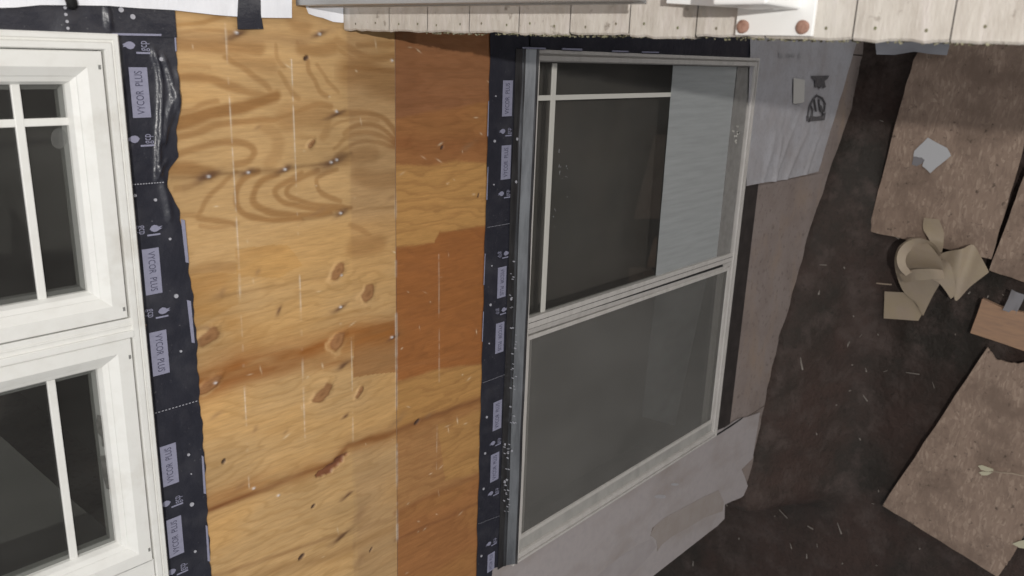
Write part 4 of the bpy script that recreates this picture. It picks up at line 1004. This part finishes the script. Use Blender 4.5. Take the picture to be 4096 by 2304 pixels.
ws = MB().grid([[G(x * S, y * S, 0.07 + 0.015 * math.sin(k * 2.1 + j)) for k, (x, y) in enumerate(r_)] for j, r_ in enumerate(([(2200, 95), (2240, 95), (2290, 95), (2340, 95), (2390, 95)], [(2203, 120), (2240, 122), (2290, 118), (2340, 116), (2388, 118)], [(2205, 137), (2250, 138), (2300, 130), (2340, 136), (2382, 139)]))]).build('plastic_sheet', mat('pale_plastic', (0.36, 0.36, 0.385), 0.4), smooth=True)
tag(ws, 'pale bluish plastic sheet on the soil showing just under the deck edge', 'plastic')

# release paper: long strip fallen in curls
rp_ = thing('release_paper', 'curled tan backing paper strip from the tape on the dark soil', 'paper', G(2340 * S, 680 * S, 0))
def ribbon(name, rows_):
    pts = []
    for (x0, y0, h0), (x1, y1, h1) in rows_:
        pts.append([G((x0 + (x1 - x0) * t) * S, (y0 + (y1 - y0) * t) * S, h0 + (h1 - h0) * t) for t in np.linspace(0, 1, 5)])
    # smooth along the strip
    fine = []
    for i in range(len(pts) - 1):
        for k in range(6):
            t = k / 6; p0, p1, p2, p3 = (np.array(pts[max(0, i - 1)]), np.array(pts[i]), np.array(pts[i + 1]), np.array(pts[min(len(pts) - 1, i + 2)]))
            fine.append(0.5 * (2 * p1 + (p2 - p0) * t + (2 * p0 - 5 * p1 + 4 * p2 - p3) * t * t + (3 * p1 - p0 - 3 * p2 + p3) * t ** 3))
    fine.append(np.array(pts[-1]))
    return MB().grid(fine).build(name, M_paper, rp_, smooth=True)
ribbon('paper_flap', [((2223, 801, .018), (2310, 807, .018)), ((2224, 770, .014), (2325, 775, .014)), ((2225, 733, .03), (2322, 738, .03))])
ribbon('paper_curl', [((2322, 795, .022), (2302, 760, .034)), ((2346, 745, .05), (2274, 735, .05)), ((2368, 705, .10), (2258, 700, .08)), ((2372, 665, .16), (2250, 660, .12)), ((2352, 632, .17), (2258, 625, .14)), ((2330, 608, .15), (2280, 605, .13)), ((2318, 598, .10), (2296, 598, .10))])
ribbon('paper_curl', [((2324, 548, .055), (2362, 552, .055)), ((2322, 575, .058), (2373, 580, .058)), ((2336, 600, .08), (2374, 608, .07)), ((2352, 632, .07), (2369, 640, .06))])
ribbon('paper_curl', [((2362, 640, .10), (2340, 700, .06)), ((2385, 632, .10), (2382, 700, .09)), ((2420, 626, .12), (2398, 722, .06)), ((2448, 616, .06), (2405, 757, .05)), ((2470, 650, .055), (2440, 722, .05)), ((2488, 684, .05), (2484, 688, .05))])
ribbon('paper_curl', [((2338, 700, .12), (2372, 652, .11)), ((2366, 716, .10), (2392, 668, .12)), ((2392, 752, .05), (2408, 740, .05))])

ribbon('paper_curl', [((2312 + 56 * math.cos(a), 652 + 52 * math.sin(a), .185 + .02 * math.sin(a)), (2318 + 40 * math.cos(a), 656 + 35 * math.sin(a), .165 + .02 * math.sin(a))) for a in np.linspace(2.2, 6.1, 9)])
ribbon('paper_curl', [((2262, 690, .155), (2275, 712, .135)), ((2300, 678, .19), (2306, 706, .16)), ((2345, 676, .19), (2352, 702, .15)), ((2372, 680, .14), (2376, 700, .12))])
# leaf with a stalk, a second leaf
lf = thing('fallen_leaf', 'pale yellow leaf with a long dry stalk on the tilted strand board', 'leaf', G(2490 * S, 1182 * S, 0.045))
for pts in ([(2460, 1172), (2470, 1170), (2484, 1175), (2498, 1180), (2500, 1186), (2482, 1186), (2468, 1182)], [(2462, 1188), (2472, 1186), (2486, 1187), (2498, 1188), (2484, 1196), (2470, 1196)]):
    p3 = gpoly(pts, 0.052); MB().prism(p3, (0, 0, -0.0015)).build('leaf_blade', M_leaf, lf)
MB().tube([G(x * S, y * S, 0.05 + h) for x, y, h in ((2494, 1185, 0), (2520, 1189, .006), (2545, 1191, .003), (2580, 1198, .004), (2600, 1202, 0))], [0.003, 0.0025, 0.004, 0.003, 0.002], 6).build('stalk', M_twig, lf)
l2 = MB().prism(gpoly([(2546, 1368), (2562, 1362), (2590, 1356), (2590, 1382), (2564, 1378)], 0.052), (0, 0, -0.002)).build('fallen_leaf', M_leaf)
tag(l2, 'pale leaf at the lower right corner of the tilted strand board', 'leaf')
# string, stick, rubber strip
stg = MB()
sx = [(2013, 915), (2018, 908), (2030, 912), (2034, 920), (2046, 912), (2052, 925), (2046, 938), (2060, 930), (2066, 922), (2072, 930), (2078, 908), (2084, 903), (2090, 915), (2092, 930)]
stg.tube([G(x * S, y * S, 0.03 + 0.01 * math.sin(i)) for i, (x, y) in enumerate(sx)], 0.0016, 5)
tag(stg.build('string', M_string, smooth=True), 'tangled pale string lying on the bare soil', 'string')
for a, b_, lab in (((2195, 711), (2243, 716), 'thin pale stick left of the curled backing paper'), ((1955, 1179), (1996, 1180), 'thin pale stick near the foot of the house corner')):
    o_ = MB().tube([G(a[0] * S, a[1] * S, 0.02), G((a[0] + b_[0]) / 2 * S, (a[1] + b_[1]) / 2 * S + 1, 0.024), G(b_[0] * S, b_[1] * S, 0.02)], 0.0032, 6).build('stick', M_twig); tag(o_, lab, 'stick')
rb = MB().prism([G(x * S, y * S, h) for x, y, h in ((1862, 1196, .26), (1905, 1160, .2), (1962, 1118, .10), (1975, 1134, .09), (1930, 1175, .13), (1885, 1205, .22))], (0, 0, -0.03)).build('membrane_offcut', M_blackrubber)
tag(rb, 'black membrane offcut leaning against the foot of the house corner', 'offcut')

# crumbs, chips and dust specks on the soil
ch = MB()
for k in range(130):
    px, py = RNG.uniform(1680, 2570), RNG.uniform(160, 1449)
    p = G(px * S, py * S, 0.012)
    if p[1] > D - 0.06 and p[0] > -2.05: continue
    L, w_ = RNG.choice([0.004, 0.006, 0.010, 0.016, 0.03]), RNG.uniform(0.0012, 0.003); a = RNG.uniform(0, 6.28)
    ca, sa = math.cos(a), math.sin(a); hz = np.interp(p[1], ys, [hgt[int(np.argmin(abs(xs - p[0]))), j] for j in range(len(ys))]) + 0.003
    ch.prism([(p[0] + ca * L - sa * w_, p[1] + sa * L + ca * w_, hz), (p[0] - ca * L - sa * w_, p[1] - sa * L + ca * w_, hz + RNG.uniform(0, .004)), (p[0] - ca * L + sa * w_, p[1] - sa * L - ca * w_, hz), (p[0] + ca * L + sa * w_, p[1] + sa * L - ca * w_, hz + 0.002)], (0, 0, -0.003))
o_ = ch.build('wood_chips', M_chip); kind(o_, 'stuff'); tag(o_, 'scattered pale wood chips and crumbs on the dark soil', 'chips')
